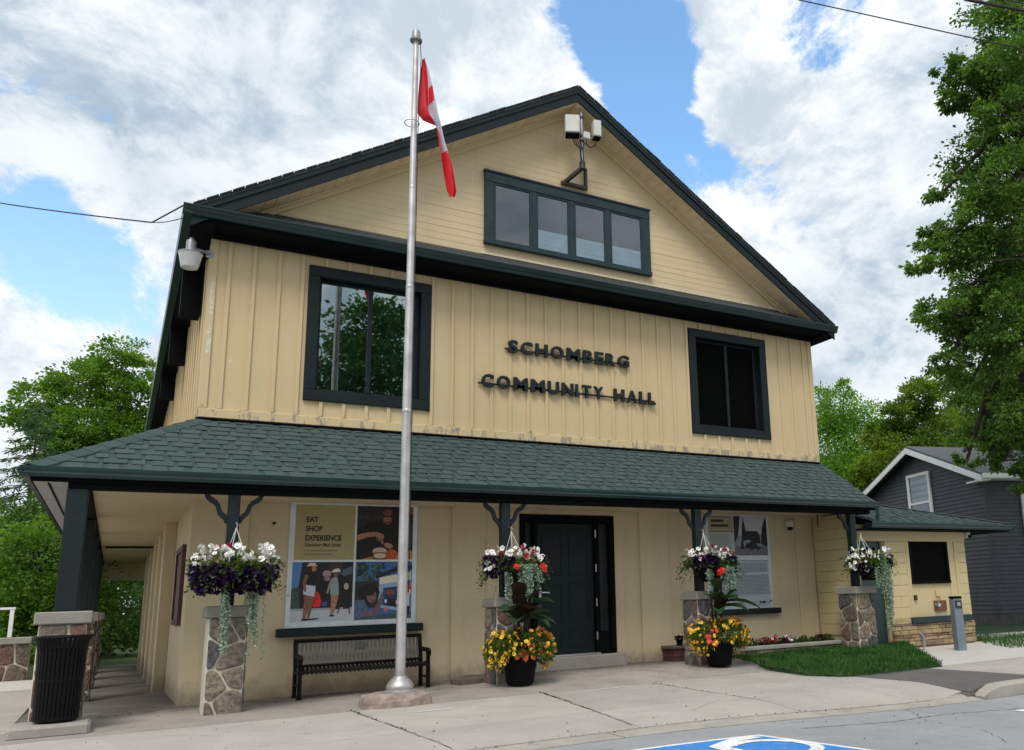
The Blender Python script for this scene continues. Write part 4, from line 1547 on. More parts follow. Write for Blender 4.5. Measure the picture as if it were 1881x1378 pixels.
class Print:
    """flat print on a panel: painter's-order polygons"""
    def __init__(s, x0, x1, z0, z1, y):
        s.b, s.m, s.k = MB(), [], 0
        s.x0, s.x1, s.z0, s.z1, s.y = x0, x1, z0, z1, y

    def poly(s, c, pts):
        if c not in s.m:
            s.m.append(c)
        s.b.cur = s.m.index(c)
        s.k += 1
        s.b.face([(s.x0 + (s.x1 - s.x0) * min(max(u, 0), 1), s.y - .00012 * s.k, s.z0 + (s.z1 - s.z0) * min(max(v, 0), 1)) for u, v in pts])

    def ell(s, c, u, v, ru, rv, rot=0, n=14):
        cr, sr = math.cos(R_(rot)), math.sin(R_(rot))
        s.poly(c, [(u + ru * math.cos(a) * cr - rv * math.sin(a) * sr, v + ru * math.cos(a) * sr + rv * math.sin(a) * cr) for a in [2 * math.pi * k / n for k in range(n)]])

    def limb(s, c, pts, wds):
        for k in range(len(pts) - 1):
            (a, b_), (d, e) = pts[k], pts[k + 1]
            l = math.hypot(d - a, e - b_) or 1
            nx_, ny_ = -(e - b_) / l, (d - a) / l
            w0, w1 = wds[k], wds[k + 1]
            s.poly(c, [(a - nx_ * w0, b_ - ny_ * w0), (d - nx_ * w1, e - ny_ * w1), (d + nx_ * w1, e + ny_ * w1), (a + nx_ * w0, b_ + ny_ * w0)])
            s.ell(c, d, e, w1, w1, n=8)

    def rect(s, c, u0, v0, u1, v1):
        s.poly(c, [(u0, v0), (u1, v0), (u1, v1), (u0, v1)])

    def done(s, parent, name='picture'):
        return s.b.build(name, [ink(c) for c in s.m], parent)


po = thing('wall_poster', 'large four panel poster above the bench with photographs and EAT SHOP EXPERIENCE', 'poster')
MB().box(1.235, 3.065, .004, .0285, .91, 2.70, .003).build('white_board', plain('poster_white', (.70, .76, .78), .5), po)
YP = .0035
tan = (172, 160, 112)
P1 = Print(1.31, 2.135, 1.845, 2.635, YP)
P1.rect(tan, 0, 0, 1, 1)
pp_ = P1.done(po, 'text_panel')
for me, (x, z, s_) in zip([TEXT[i] for i in poster_idx], ((1.455, 2.385, 1.0), (1.452, 2.255, 1.0), (1.448, 2.122, 1.0), (1.446, 2.035, .98))):
    o = put('lettering', me, pp_, (x, YP - .0014, z), (R_(90), 0, 0))
    xs = [v.co.x for v in me.vertices]
    tgt = {0: .16, 1: .23, 2: .50, 3: .50}[[TEXT[i] for i in poster_idx].index(me)]
    o.scale = (tgt / (max(xs) - min(xs)), 1, 1)
for z, wl in ((1.975, .42), (1.925, .35)):
    b = MB()
    x = 1.47
    while x < 1.47 + wl:
        l = rnd.uniform(.012, .03)
        b.box(x, x + l, YP - .0016, YP - .0005, z - .008, z + .008)
        x += l + .006
    b.box(1.44, 1.456, YP - .0016, YP - .0005, z - .010, z + .010)
    b.build('small_print', M['ink_grey'], pp_)
skin, skin2, blk = (176, 124, 96), (138, 92, 72), (18, 16, 16)
P2 = Print(2.165, 2.995, 1.845, 2.635, YP)
P2.rect((24, 22, 22), 0, 0, 1, 1)
P2.rect((44, 42, 44), 0, .55, .45, 1)
P2.limb((70, 70, 76), [(.03, .78), (.2, .82)], [.01, .01])
P2.limb((70, 70, 76), [(.28, .76), (.42, .8)], [.008, .008])
P2.poly((150, 74, 44), [(.78, .78), (1, .74), (1, 1), (.76, 1)])
P2.poly((40, 24, 22), [(.8, .72), (1, .68), (1, .86), (.8, .9)])
P2.ell((230, 200, 180), .9, .865, .02, .012)
P2.poly((58, 54, 54), [(.8, .3), (1, .3), (1, .66), (.84, .62)])
P2.poly((92, 90, 92), [(.83, .25), (.97, .25), (.93, .5), (.87, .5)])
P2.poly(blk, [(.02, .1), (.0, .55), (.2, .68), (.42, .72), (.72, .62), (.85, .25), (.8, .05)])
P2.ell((150, 98, 76), .53, .74, .075, .15)
P2.poly((120, 66, 50), [(.44, .86), (.62, .86), (.61, .93), (.54, .955), (.47, .93)])
P2.rect((26, 20, 20), .45, .80, .61, .83)
P2.ell((30, 22, 20), .535, .655, .07, .06)
P2.ell((150, 96, 84), .535, .68, .03, .016)
P2.limb(skin, [(-.0, .40), (.18, .46), (.34, .475), (.43, .43)], [.055, .045, .04, .05])
P2.limb(skin, [(.42, .42), (.455, .30)], [.025, .015])
P2.limb(skin2, [(.36, .42), (.40, .36), (.43, .37)], [.03, .022, .015])
P2.poly((196, 128, 62), [(.08, 0), (.35, .08), (.7, .1), (1, .18), (1, 0)])
P2.ell((34, 24, 18), .42, .12, .17, .14)
P2.ell((205, 180, 152), .41, .15, .13, .075)
P2.ell((120, 74, 50), .41, .12, .13, .02)
P2.ell((215, 190, 160), .42, .07, .12, .05)
P2.ell(skin, .56, .26, .085, .05, -20)
P2.ell((190, 84, 42), .62, .10, .11, .09)
P2.ell((34, 24, 18), .80, .12, .07, .10)
P2.ell((200, 96, 44), .79, .12, .045, .065)
P2.done(po)
P3 = Print(1.30, 2.135, .985, 1.815, YP)
P3.rect((36, 32, 36), 0, 0, 1, 1)
P3.poly((88, 132, 190), [(0, .45), (.09, .45), (.16, 1), (0, 1)])
P3.poly((60, 84, 70), [(0, .2), (.14, .2), (.12, .6), (.0, .55)])
P3.poly((84, 96, 116), [(.72, .72), (1, .8), (1, .93), (.8, .86)])
P3.rect((62, 44, 40), .6, .82, .82, 1)
P3.rect((196, 200, 206), 0, 0, 1, .22)
P3.rect((160, 164, 172), 0, .19, 1, .225)
P3.ell((22, 20, 22), .52, .6, .09, .28)
P3.ell((176, 140, 148), .56, .80, .07, .06)
P3.ell((150, 116, 124), .57, .72, .05, .05)
P3.limb((24, 22, 26), [(.72, .2), (.74, .5), (.78, .74)], [.05, .07, .06])
P3.limb((24, 22, 26), [(.9, .2), (.9, .6)], [.05, .07])
P3.ell((190, 176, 160), .89, .58, .04, .06)
P3.limb((30, 30, 34), [(.76, .12), (.8, .26), (.94, .26), (.96, .12)], [.01, .01, .01, .01])
P3.poly((40, 42, 50), [(.2, .02), (.48, .04), (.44, .06), (.22, .055)])
P3.limb(skin2, [(.26, .48), (.245, .25), (.22, .07)], [.052, .04, .024])
P3.limb(skin2, [(.33, .46), (.31, .25), (.29, .08)], [.05, .036, .022])
P3.poly((206, 212, 226), [(.19, .52), (.38, .50), (.37, .42), (.30, .43), (.19, .46)])
P3.poly((206, 212, 226), [(.2, .62), (.38, .6), (.385, .5), (.19, .52)])
P3.poly(blk, [(.21, .62), (.36, .60), (.40, .74), (.36, .84), (.27, .84), (.2, .74)])
P3.limb(skin2, [(.24, .78), (.20, .66), (.22, .52)], [.03, .025, .02])
P3.ell((40, 28, 26), .31, .90, .06, .07)
P3.ell(skin, .345, .885, .035, .045)
P3.poly((214, 200, 170), [(.22, .93), (.40, .93), (.36, .985), (.28, .99)])
P3.poly((226, 42, 38), [(.36, .24), (.47, .24), (.49, .33), (.43, .50), (.40, .50), (.37, .38)])
P3.poly((60, 90, 170), [(.5, .26), (.58, .25), (.57, .33), (.5, .32)])
P3.limb(skin, [(.68, .44), (.675, .28), (.66, .12)], [.038, .03, .018])
P3.limb(skin, [(.73, .44), (.71, .28), (.68, .13)], [.036, .028, .018])
P3.poly((150, 164, 166), [(.63, .44), (.77, .44), (.76, .62), (.73, .74), (.67, .74), (.62, .62)])
P3.limb((160, 140, 132), [(.66, .72), (.61, .6), (.58, .48)], [.022, .02, .018])
P3.ell((120, 86, 70), .71, .79, .04, .05)
P3.poly((222, 212, 190), [(.62, .82), (.79, .83), (.755, .89), (.68, .88)])
P3.limb((34, 26, 26), [(.63, .09), (.70, .09)], [.014, .012])
P3.limb((34, 26, 26), [(.18, .04), (.26, .045)], [.016, .014])
P3.done(po)
P4 = Print(2.165, 2.995, .985, 1.815, YP)
P4.rect((60, 106, 160), 0, 0, 1, 1)
for k in range(46):
    P4.ell(rnd.choice([(44, 66, 50), (30, 46, 38), (58, 84, 70), (88, 110, 112)]), rnd.uniform(0, .55), rnd.uniform(.62, .96), rnd.uniform(.02, .06), rnd.uniform(.02, .05), rnd.uniform(0, 90), 7)
P4.poly((34, 34, 40), [(.36, .7), (.7, .82), (1, .86), (1, .94), (.7, .9), (.36, .76)])
P4.rect((40, 44, 46), 0, .2, .4, .66)
P4.poly((66, 92, 100), [(0, 0), (1, 0), (1, .10), (0, .06)])
P4.poly((232, 228, 200), [(.42, .6), (.98, .68), (.98, .82), (.42, .72)])
P4.poly((150, 184, 206), [(.4, .2), (.98, .1), (.98, .68), (.42, .6)])
P4.poly((44, 66, 96), [(.48, .24), (.95, .16), (.95, .58), (.49, .54)])
P4.poly((214, 224, 230), [(.52, .28), (.9, .22), (.9, .30), (.52, .34)])
P4.poly((150, 72, 66), [(.56, .42), (.68, .42), (.68, .5), (.56, .5)])
P4.poly((34, 30, 30), [(.56, .24), (.72, .22), (.72, .34), (.56, .36)])
P4.ell((26, 20, 22), .24, .46, .19, .16)
P4.ell((26, 20, 22), .18, .36, .1, .12)
P4.ell((130, 96, 92), .29, .40, .085, .12)
P4.ell((30, 24, 26), .22, .50, .14, .09)
P4.ell((30, 22, 24), .315, .43, .02, .012)
P4.poly((84, 104, 138), [(0, .02), (0, .34), (.16, .34), (.24, .2), (.2, .04)])
P4.limb((118, 96, 112), [(.14, .10), (.36, .12), (.42, .24), (.5, .46)], [.06, .06, .045, .03])
P4.poly((216, 120, 122), [(.5, .12), (.58, .14), (.57, .2), (.52, .2)])
P4.poly((50, 84, 146), [(.82, .28), (.97, .24), (.97, .66), (.85, .66)])
P4.poly((26, 26, 34), [(.84, .06), (.97, .06), (.97, .3), (.84, .34)])
P4.limb((222, 70, 66), [(.95, .6), (.96, .44), (.86, .36)], [.035, .035, .025])
P4.limb((238, 230, 228), [(.965, .5), (.95, .42)], [.02, .02])
P4.ell(skin, .83, .34, .035, .035)
P4.done(po)

pt = thing('text_poster', 'white poster dense with text and a monochrome photograph right of the door', 'poster')
MB().box(8.49, 10.03, .004, .0285, .895, 2.705, .003).build('white_board', plain('poster_pale', (.62, .68, .72), .5), pt)
Q = Print(8.56, 9.155, 1.885, 2.635, YP)
Q.rect((165, 155, 122), 0, .60, 1, 1)
Q.rect((190, 192, 186), 0, 0, 1, .58)
Q.rect((40, 34, 30), 0, .585, 1, .60)
Q.rect((32, 26, 24), .12, .84, .62, .90)
Q.rect((32, 26, 24), .12, .72, .80, .78)
Q.rect((60, 52, 46), .12, .96, .86, .975)
for k in range(12):
    v = .53 - k * .043
    u = .05
    e = rnd.uniform(.75, .96)
    while u < e:
        l = rnd.uniform(.03, .1)
        Q.rect((96, 98, 98), u, v - .007, min(u + l, e), v + .007)
        u += l + .018
Q.done(pt, 'text_panel')
Q = Print(9.165, 9.975, 1.885, 2.635, YP)
Q.rect((140, 142, 156), 0, 0, 1, 1)
Q.poly((186, 188, 200), [(.12, .5), (.9, .55), (.95, 1), (.1, 1)])
Q.poly((24, 24, 30), [(0, .3), (.12, .5), (.2, 1), (0, 1)])
Q.poly((28, 28, 34), [(.22, .35), (.24, .72), (.29, .98), (.34, .72), (.36, .62), (.7, .62), (.78, .5), (.78, .3)])
Q.poly((26, 26, 32), [(.8, .3), (.85, .7), (.93, .9), (1, .95), (1, .2)])
Q.rect((108, 110, 122), 0, 0, 1, .24)
Q.poly((150, 152, 164), [(.1, .3), (.4, .4), (.6, .34), (.5, .26), (.2, .22)])
Q.poly((20, 20, 24), [(.3, .18), (.36, .34), (.42, .30), (.5, .38), (.62, .36), (.7, .24), (.8, .22), (.78, .16)])
Q.poly((22, 22, 26), [(.18, .16), (.2, .36), (.27, .36), (.28, .16)])
Q.ell((44, 44, 50), .5, .17, .05, .05)
Q.ell((44, 44, 50), .7, .17, .05, .05)
Q.done(pt)
Q = Print(8.56, 9.975, .93, 1.80, YP)
Q.rect((188, 196, 204), 0, 0, 1, 1)
Q.rect((60, 58, 56), 0, .985, 1, .995)
for k in range(25):
    if k == 9:
        continue
    v = .955 - k * .0285
    u = .03
    e = rnd.choice((.97, .96, .95, .965, .6 if k in (8, 24) else .97))
    while u < e:
        l = rnd.uniform(.012, .05)
        Q.rect((112, 118, 124), u, v - .006, min(u + l, e), v + .006)
        u += l + .008
Q.rect((128, 134, 138), .42, .06, .5, .12)
Q.rect((120, 124, 128), .53, .07, .7, .085)
Q.rect((120, 124, 128), .53, .10, .7, .11)
Q.rect((30, 34, 60), .76, .07, .79, .115)
Q.rect((30, 34, 60), .80, .065, .87, .11)
Q.rect((120, 124, 128), .89, .07, .94, .09)
Q.poly((36, 44, 50), [(.935, .10), (.95, .14), (.97, .10), (.985, .155), (.965, .12), (.955, .075)])
Q.done(pt, 'text_panel')

# framed board on the side wall
nb_ = thing('notice_board', 'maroon framed notice board on the side wall of the hall', 'notice board', (-.001, .55, 1.0))
f = MB()
f.box(-.05, -.001, 0, .09, 0, 1.1, .005)
f.box(-.05, -.001, 1.3, 1.39, 0, 1.1, .005)
f.box(-.05, -.001, .09, 1.3, 1.02, 1.1, .005)
f.box(-.05, -.001, .09, 1.3, 0, .08, .005)
f.build('frame', M['maroon'], nb_)
MB().box(-.022, -.002, .09, 1.3, .08, 1.02).build('board', plain('cork_board', (.16, .12, .09), .85, var=.3), nb_)

# ================================================================== FLAGPOLE AND FLAG
FX, FY = 2.235, -2.16
fp = thing('flagpole', 'tall tapered aluminium flagpole standing in front of the porch', 'flagpole', (FX, FY, .0))
b = MB()
HT = 9.05
segs = [(.17, .061), (1.8, .061), (3.6, .057), (3.64, .0575), (5.3, .053), (5.34, .050), (6.75, .046), (6.79, .044), (8.0, .040), (HT, .037)]
b.tube([(.000, 0, 0.1)] + [(0.0, 0, z) for z, r in segs], [.061] + [r for z, r in segs], 20)
b.build('pole', M['pole'], fp, smooth=40)
for z, r in ((3.62, .0615), (5.32, .0545), (6.77, .0475)):
    MB().lathe([(r - .003, 0), (r, .008), (r, .045), (r - .003, .053)], 20, (0, 0, z - .02)).build('joint_ring', M['pole'], fp, smooth=40)
MB().lathe([(.19, .0), (.195, .03), (.155, .05), (.165, .07), (.16, .10), (.12, .155), (.085, .185), (.078, .20), (.07, .205)], 26, (0, 0, .13)).build('base_flange', M['pole'], fp, smooth=50)
MB().lathe([(.035, 0), (.085, .005), (.088, .03), (.062, .04), (.060, .15), (.052, .17), (.02, .175)], 22, (0, 0, HT)).build('truck', M['galv'], fp, smooth=40)
hl = MB()
hl.tube([(.06, -.01, HT + .02), (.075, -.01, HT - .25), (.055, -.01, HT - 1.4), (.06, -.02, 4.0), (.075, -.02, 1.25)], .006, 6)
hl.build('halyard', M['cable'], fp)
MB().box(-.0, .08, -.035, -.02, 1.16, 1.32, .004).build('cleat', M['galv'], fp)
lp = MB()
lp.tube([(.10 * math.cos(t) - .03, .10 * math.sin(t), HT - 1.30) for t in [k * 2 * math.pi / 18 for k in range(19)]], .006, 6)
lp.build('retaining_loop', M['galv'], fp)

# boulder under the pole
bd = MB()
rw_ = random.Random(5)
prof = [(-.44, -.20), (-.30, -.30), (.06, -.335), (.36, -.25), (.42, -.05), (.40, .22), (.15, .30), (-.22, .27), (-.40, .10)]
n = len(prof)
vs = []
for sc, z in ((1.02, -.03), (1.0, .07), (.93, .125), (.80, .148)):
    for p in prof:
        vs.append((p[0] * sc + rw_.uniform(-.015, .015), p[1] * sc + rw_.uniform(-.015, .015), z + rw_.uniform(-.014, .014) + p[0] * .0))
vs.append((0, 0, .15))
fs = [(r * n + k, r * n + (k + 1) % n, (r + 1) * n + (k + 1) % n, (r + 1) * n + k) for r in range(3) for k in range(n)] + [(3 * n + k, 3 * n + (k + 1) % n, 4 * n) for k in range(n)]
tag(MB().addmesh(vs, fs).build('boulder', M['rock'], None, loc=(FX - .05, FY, 0)), 'rough pinkish boulder carrying the foot of the flagpole', 'boulder')

# limp flag : two hanging edges with folds between them
flag = thing('flag', 'limp red and white flag hanging from the flagpole top', 'flag', (FX, FY, 0))
# rows: z of left edge, x of left edge, z/x of right edge (world coordinates)
rows = [((2.335, 8.82), (2.350, 8.81)), ((2.315, 8.55), (2.40, 8.64)), ((2.305, 8.25), (2.46, 8.42)), ((2.300, 7.97), (2.53, 8.20)),
        ((2.37, 7.86), (2.60, 7.99)), ((2.545, 7.80), (2.645, 7.82)), ((2.575, 7.62), (2.69, 7.63)), ((2.60, 7.45), (2.735, 7.47)),
        ((2.63, 7.28), (2.79, 7.28)), ((2.665, 7.08), (2.83, 7.06)), ((2.715, 6.86), (2.86, 6.86)), ((2.755, 6.75), (2.845, 6.80))]
NU = 14


def flagpt(r, u):
    i = min(int(r), len(rows) - 2)
    t = r - i
    (ax, az_), (bx, bz) = rows[i]
    (cx_, cz), (dx, dz) = rows[i + 1]
    lx, lz = ax + (cx_ - ax) * t, az_ + (cz - az_) * t
    rx, rz = bx + (dx - bx) * t, bz + (dz - bz) * t
    x, z = lx + (rx - lx) * u, lz + (rz - lz) * u
    wd = max(rx - lx, .04)
    y = .055 * math.sin(u * 10.5 + r * .55) * min(1, wd / .16) + .03 * math.sin(u * 4 + r * .9)
    return (x - FX, y, z)


def flagband(name, m, r0, r1, ufn0, ufn1, off=0.0):
    b = MB()
    nr = int((r1 - r0) * 5)
    vs = []
    for side in (0, 1):
        for j in range(nr + 1):
            r = r0 + (r1 - r0) * j / nr
            for i in range(NU + 1):
                u = ufn0(r) + (ufn1(r) - ufn0(r)) * i / NU
                p = flagpt(min(r, len(rows) - 1.001), u)
                vs.append((p[0], p[1] + (.0025 if side else -.0025) + off * (1 if side else -1), p[2]))
    h = (nr + 1) * (NU + 1)
    fs = []
    for j in range(nr):
        for i in range(NU):
            a = j * (NU + 1) + i
            fs.append((a, a + 1, a + NU + 2, a + NU + 1))
            fs.append((h + a, h + a + NU + 1, h + a + NU + 2, h + a + 1))
    for j in range(nr):
        a = j * (NU + 1)
        fs.append((a, a + NU + 1, h + a + NU + 1, h + a))
        fs.append((a + NU, h + a + NU, h + a + 2 * NU + 1, a + 2 * NU + 1))
    b.addmesh(vs, fs)
    return b.build(name, m, flag, smooth=60)


def usplit(r):     # the hoist red covers the left part, white shows along the right edge
    return max(0.0, min(1.0, 1.0 - .13 * r if r < 3 else .61 - .30 * (r - 3)))


flagband('red_band', M['red'], 0, 5.0, lambda r: 0.0, usplit)
flagband('white_band', M['flagwhite'], .35, 7.1, lambda r: usplit(r) + (0 if r < 5 else .42 * min(1, (r - 5) / 2.1)), lambda r: 1.0)
flagband('red_band', M['red'], 5.02, 7.1, lambda r: 0.0, lambda r: .42 * min(1, (r - 5) / 2.1) + .0)
flagband('red_band', M['red'], 7.1, 11, lambda r: 0.0, lambda r: 1.0)
flagband('leaf_emblem', M['red'], 2.1, 3.0, lambda r: usplit(r) + .02, lambda r: min(1, usplit(r) + .24), .002)

# ================================================================== BENCH
BL = 1.76
bench = thing('park_bench', 'black metal slatted bench against the wall below the large poster', 'bench', (2.225, -.33, 0))
for sx in (-1, 1):
    x = sx * (BL / 2 - .02)
    e = MB()
    front = [(x, -.27, .0), (x, -.255, .10), (x, -.25, .34)]
    e.bar((x, -.285, .012), (x, -.205, .012), .07, .024, .004)
    e.bar((x, -.255, .02), (x, -.245, .37), .05, .055, .008)
    e.bar((x, -.245, .37), (x, -.22, .52), .05, .05, .008)
    e.bar((x, -.30, .535), (x, .10, .545), .06, .03, .008, (1, 0, 0))
    e.tube([(x, -.30, .545), (x, -.325, .515), (x, -.315, .47), (x, -.28, .455)], .018, 8)
    e.bar((x, .10, .02), (x, .10, .37), .05, .05, .008)
    e.bar((x, .10, .37), (x, .185, .735), .05, .05, .008)
    e.bar((x, -.25, .335), (x, .10, .335), .04, .04, .006, (1, 0, 0))
    e.bar((x, .06, .012), (x, .14, .012), .07, .024, .004)
    e.bar((x, -.24, .17), (x, .10, .17), .03, .03, .005, (1, 0, 0))
    e.build('end_frame', M['blackmetal'], bench)
r = MB()
r.tube([(-BL / 2, .185, .735), (BL / 2, .185, .735)], .026, 10)
r.build('top_rail', M['blackmetal'], bench)
r = MB()
r.tube([(-BL / 2, .105, .405), (BL / 2, .105, .405)], .02, 8)
r.tube([(-BL / 2, -.25, .35), (BL / 2, -.25, .35)], .022, 8)
r.build('seat_rail', M['blackmetal'], bench)
ns = 31
sl_b = MB().bar((0, .115, .41), (0, .178, .715), .036, .006, .0015, (1, 0, 0))
back_me = MB().prism([(.103, .40), (.110, .40), (.172, .60), (.188, .725), (.180, .725), (.164, .60)], lambda u, v, t: (t, u, v), -.017, .017).mesh('slat', M['benchslat'])
seat_me = MB().prism([(-.285, .315), (-.278, .315), (-.255, .365), (-.20, .378), (.0, .362), (.10, .385), (.10, .392), (.0, .369), (-.20, .385), (-.262, .372)], lambda u, v, t: (t, u, v), -.017, .017).mesh('slat', M['blackmetal'])
for i in range(ns):
    x = -BL / 2 + .055 + (BL - .11) * i / (ns - 1)
    put('back_slat', back_me, bench, (x, 0, 0))
    put('seat_slat', seat_me, bench, (x, 0, 0))
pb = MB()
pb.prism([(-.085, .60), (.085, .60), (.085, .665), (.045, .685), (-.045, .685), (-.085, .665)], lambda u, v, t: (u, .150 + (v - .6) * .16 + t, v), -.012, .0)
pb.build('plaque', M['plaque'], bench)

# ================================================================== LITTER BIN
pad = thing('concrete_pad', 'rough concrete slab lying on the paving under the bin', 'slab', (-1.24, -1.83, 0))
pv = MB()
pv.box(-.36, .34, -.27, .27, -.02, .115, .03)
pv.build('slab', M['cap'], pad)
binr = thing('litter_bin', 'round black slatted metal litter bin beside the corner pier', 'bin', (-1.215, -1.82, .115))
slat_me = MB().prism([(.195, .02), (.201, .02), (.218, .70), (.236, .80), (.262, .845), (.256, .848), (.230, .805), (.212, .705)], lambda u, v, t: (u, t, v), -.015, .015).mesh('slat', M['blackmetal'])
for i in range(34):
    put('slat', slat_me, binr, None, (0, 0, 2 * math.pi * i / 34))
MB().lathe([(.185, .03), (.187, .03), (.20, .74), (.195, .74)], 28).build('liner', M['pot'], binr, smooth=40)
for r_, z in ((.206, .04), (.214, .42)):
    MB().lathe([(r_ - .012, -.012), (r_, -.012), (r_, .012), (r_ - .012, .012)], 30, (0, 0, z)).build('ring', M['blackmetal'], binr)
MB().tube([(.262 * math.cos(t), .262 * math.sin(t), .85) for t in [k * 2 * math.pi / 30 for k in range(31)]], .012, 8).build('top_ring', M['blackmetal'], binr)
MB().lathe([(.17, .0), (.17, .03), (.05, .03)], 24).build('foot', M['blackmetal'], binr)

# ================================================================== PLANTS AROUND THE PORCH
def leaf_cloud(name, m, parent, pts, dirs, ln, wd, seed=0, fold=.18, kind='stuff'):
    """pts (n,3) leaf bases, dirs (n,3) leaf axis; ln, wd scalars or arrays"""
    g = np.random.default_rng(seed)
    n = len(pts)
    d = dirs / (np.linalg.norm(dirs, axis=1, keepdims=True) + 1e-9)
    r = g.normal(0, 1, (n, 3))
    s = np.cross(d, r)
    s /= np.linalg.norm(s, axis=1, keepdims=True) + 1e-9
    nn = np.cross(s, d)
    ln = np.broadcast_to(ln, n)[:, None] * g.uniform(.7, 1.25, (n, 1))
    wd = np.broadcast_to(wd, n)[:, None] * g.uniform(.75, 1.2, (n, 1))
    v = np.empty((n, 4, 3))
    v[:, 0] = pts
    v[:, 1] = pts + d * ln * .5 + s * wd * .5 + nn * wd * fold
    v[:, 2] = pts + d * ln
    v[:, 3] = pts + d * ln * .5 - s * wd * .5 + nn * wd * fold
    o = quads(name, v, m, parent)
    if kind:
        o['kind'] = kind
    return o


def flower_mesh(name, m, r, n=5, cup=.35, eye=True):
    b = MB()
    for k in range(n):
        a = 2 * math.pi * k / n
        w_ = math.pi / n * .98
        p = [(0, 0, -.15 * r)]
        for da, rr in ((-w_, .72), (-w_ * .55, 1.0), (0, .94), (w_ * .55, 1.0), (w_, .72)):
            p.append((rr * r * math.cos(a + da), rr * r * math.sin(a + da), cup * r * (rr - .3) * .9))
        b.face(p)
    if eye:
        b.cur = 1
        b.face([(.24 * r * math.cos(t), .24 * r * math.sin(t), .06 * r) for t in [2 * math.pi * k / 6 for k in range(6)]])
    return b.mesh(name, [m, M['fl_eye']] if eye else m)


def ruffled(name, m, r):
    b = MB()
    g = random.Random(3)
    for ring, (rr, z, n) in enumerate(((1.0, 0, 6), (.7, .28, 5), (.4, .5, 4))):
        for k in range(n):
            a = 2 * math.pi * (k + .5 * ring) / n
            w_ = math.pi / n * 1.15
            b.face([(0, 0, z * r - .1 * r)] + [(rr * r * q * math.cos(a + da), rr * r * q * math.sin(a + da), z * r + g.uniform(-.05, .25) * r) for da, q in ((-w_, .7), (-w_ * .4, 1), (w_ * .4, 1), (w_, .7))])
    return b.mesh(name, m)


FM = {'white': flower_mesh('white_flower', M['fl_white'], .040), 'yellow': flower_mesh('yellow_flower', M['fl_yellow'], .036),
      'orange': flower_mesh('orange_flower', M['fl_orange'], .036), 'coral': flower_mesh('coral_flower', M['fl_coral'], .045, eye=False),
      'red': ruffled('scarlet_flower', M['fl_red'], .06), 'crimson': flower_mesh('crimson_flower', M['fl_crimson'], .036, eye=False),
      'pink': flower_mesh('pale_pink_flower', plain('petal_pale_pink', (.70, .42, .40), .5), .034)}


def put_flower(kind, parent, p, d, sc, r):
    e = Vector(d).to_track_quat('Z', 'Y').to_euler()
    return put(FM[kind].name.split('.')[0], FM[kind], parent, p, (e.x + r.uniform(-.5, .5), e.y + r.uniform(-.5, .5), r.uniform(0, 6)), sc * r.uniform(.62, 1.22))


def trail(parent, x, y, z, length, n, seed, name='silver_trail', m='lf_silver', wdt=.03):
    """strings of small hanging leaves"""
    g = np.random.default_rng(seed)
    pts, ds = [], []
    for s_ in range(n):
        px, py = x + g.normal(0, wdt), y + g.normal(0, wdt * .8)
        l = length * g.uniform(.45, 1.05)
        k = int(l / .011)
        wob = g.normal(0, .01, 2)
        for q in range(k):
            t = q / k
            c = (px + wob[0] * math.sin(t * 5) + .02 * t, py + wob[1] * math.sin(t * 4 + 1), z - l * t)
            a = g.uniform(0, 6.28)
            pts.append(c)
            ds.append((math.cos(a), math.sin(a), -.5))
    return leaf_cloud(name, M[m], parent, np.array(pts), np.array(ds), .030, .026, seed)


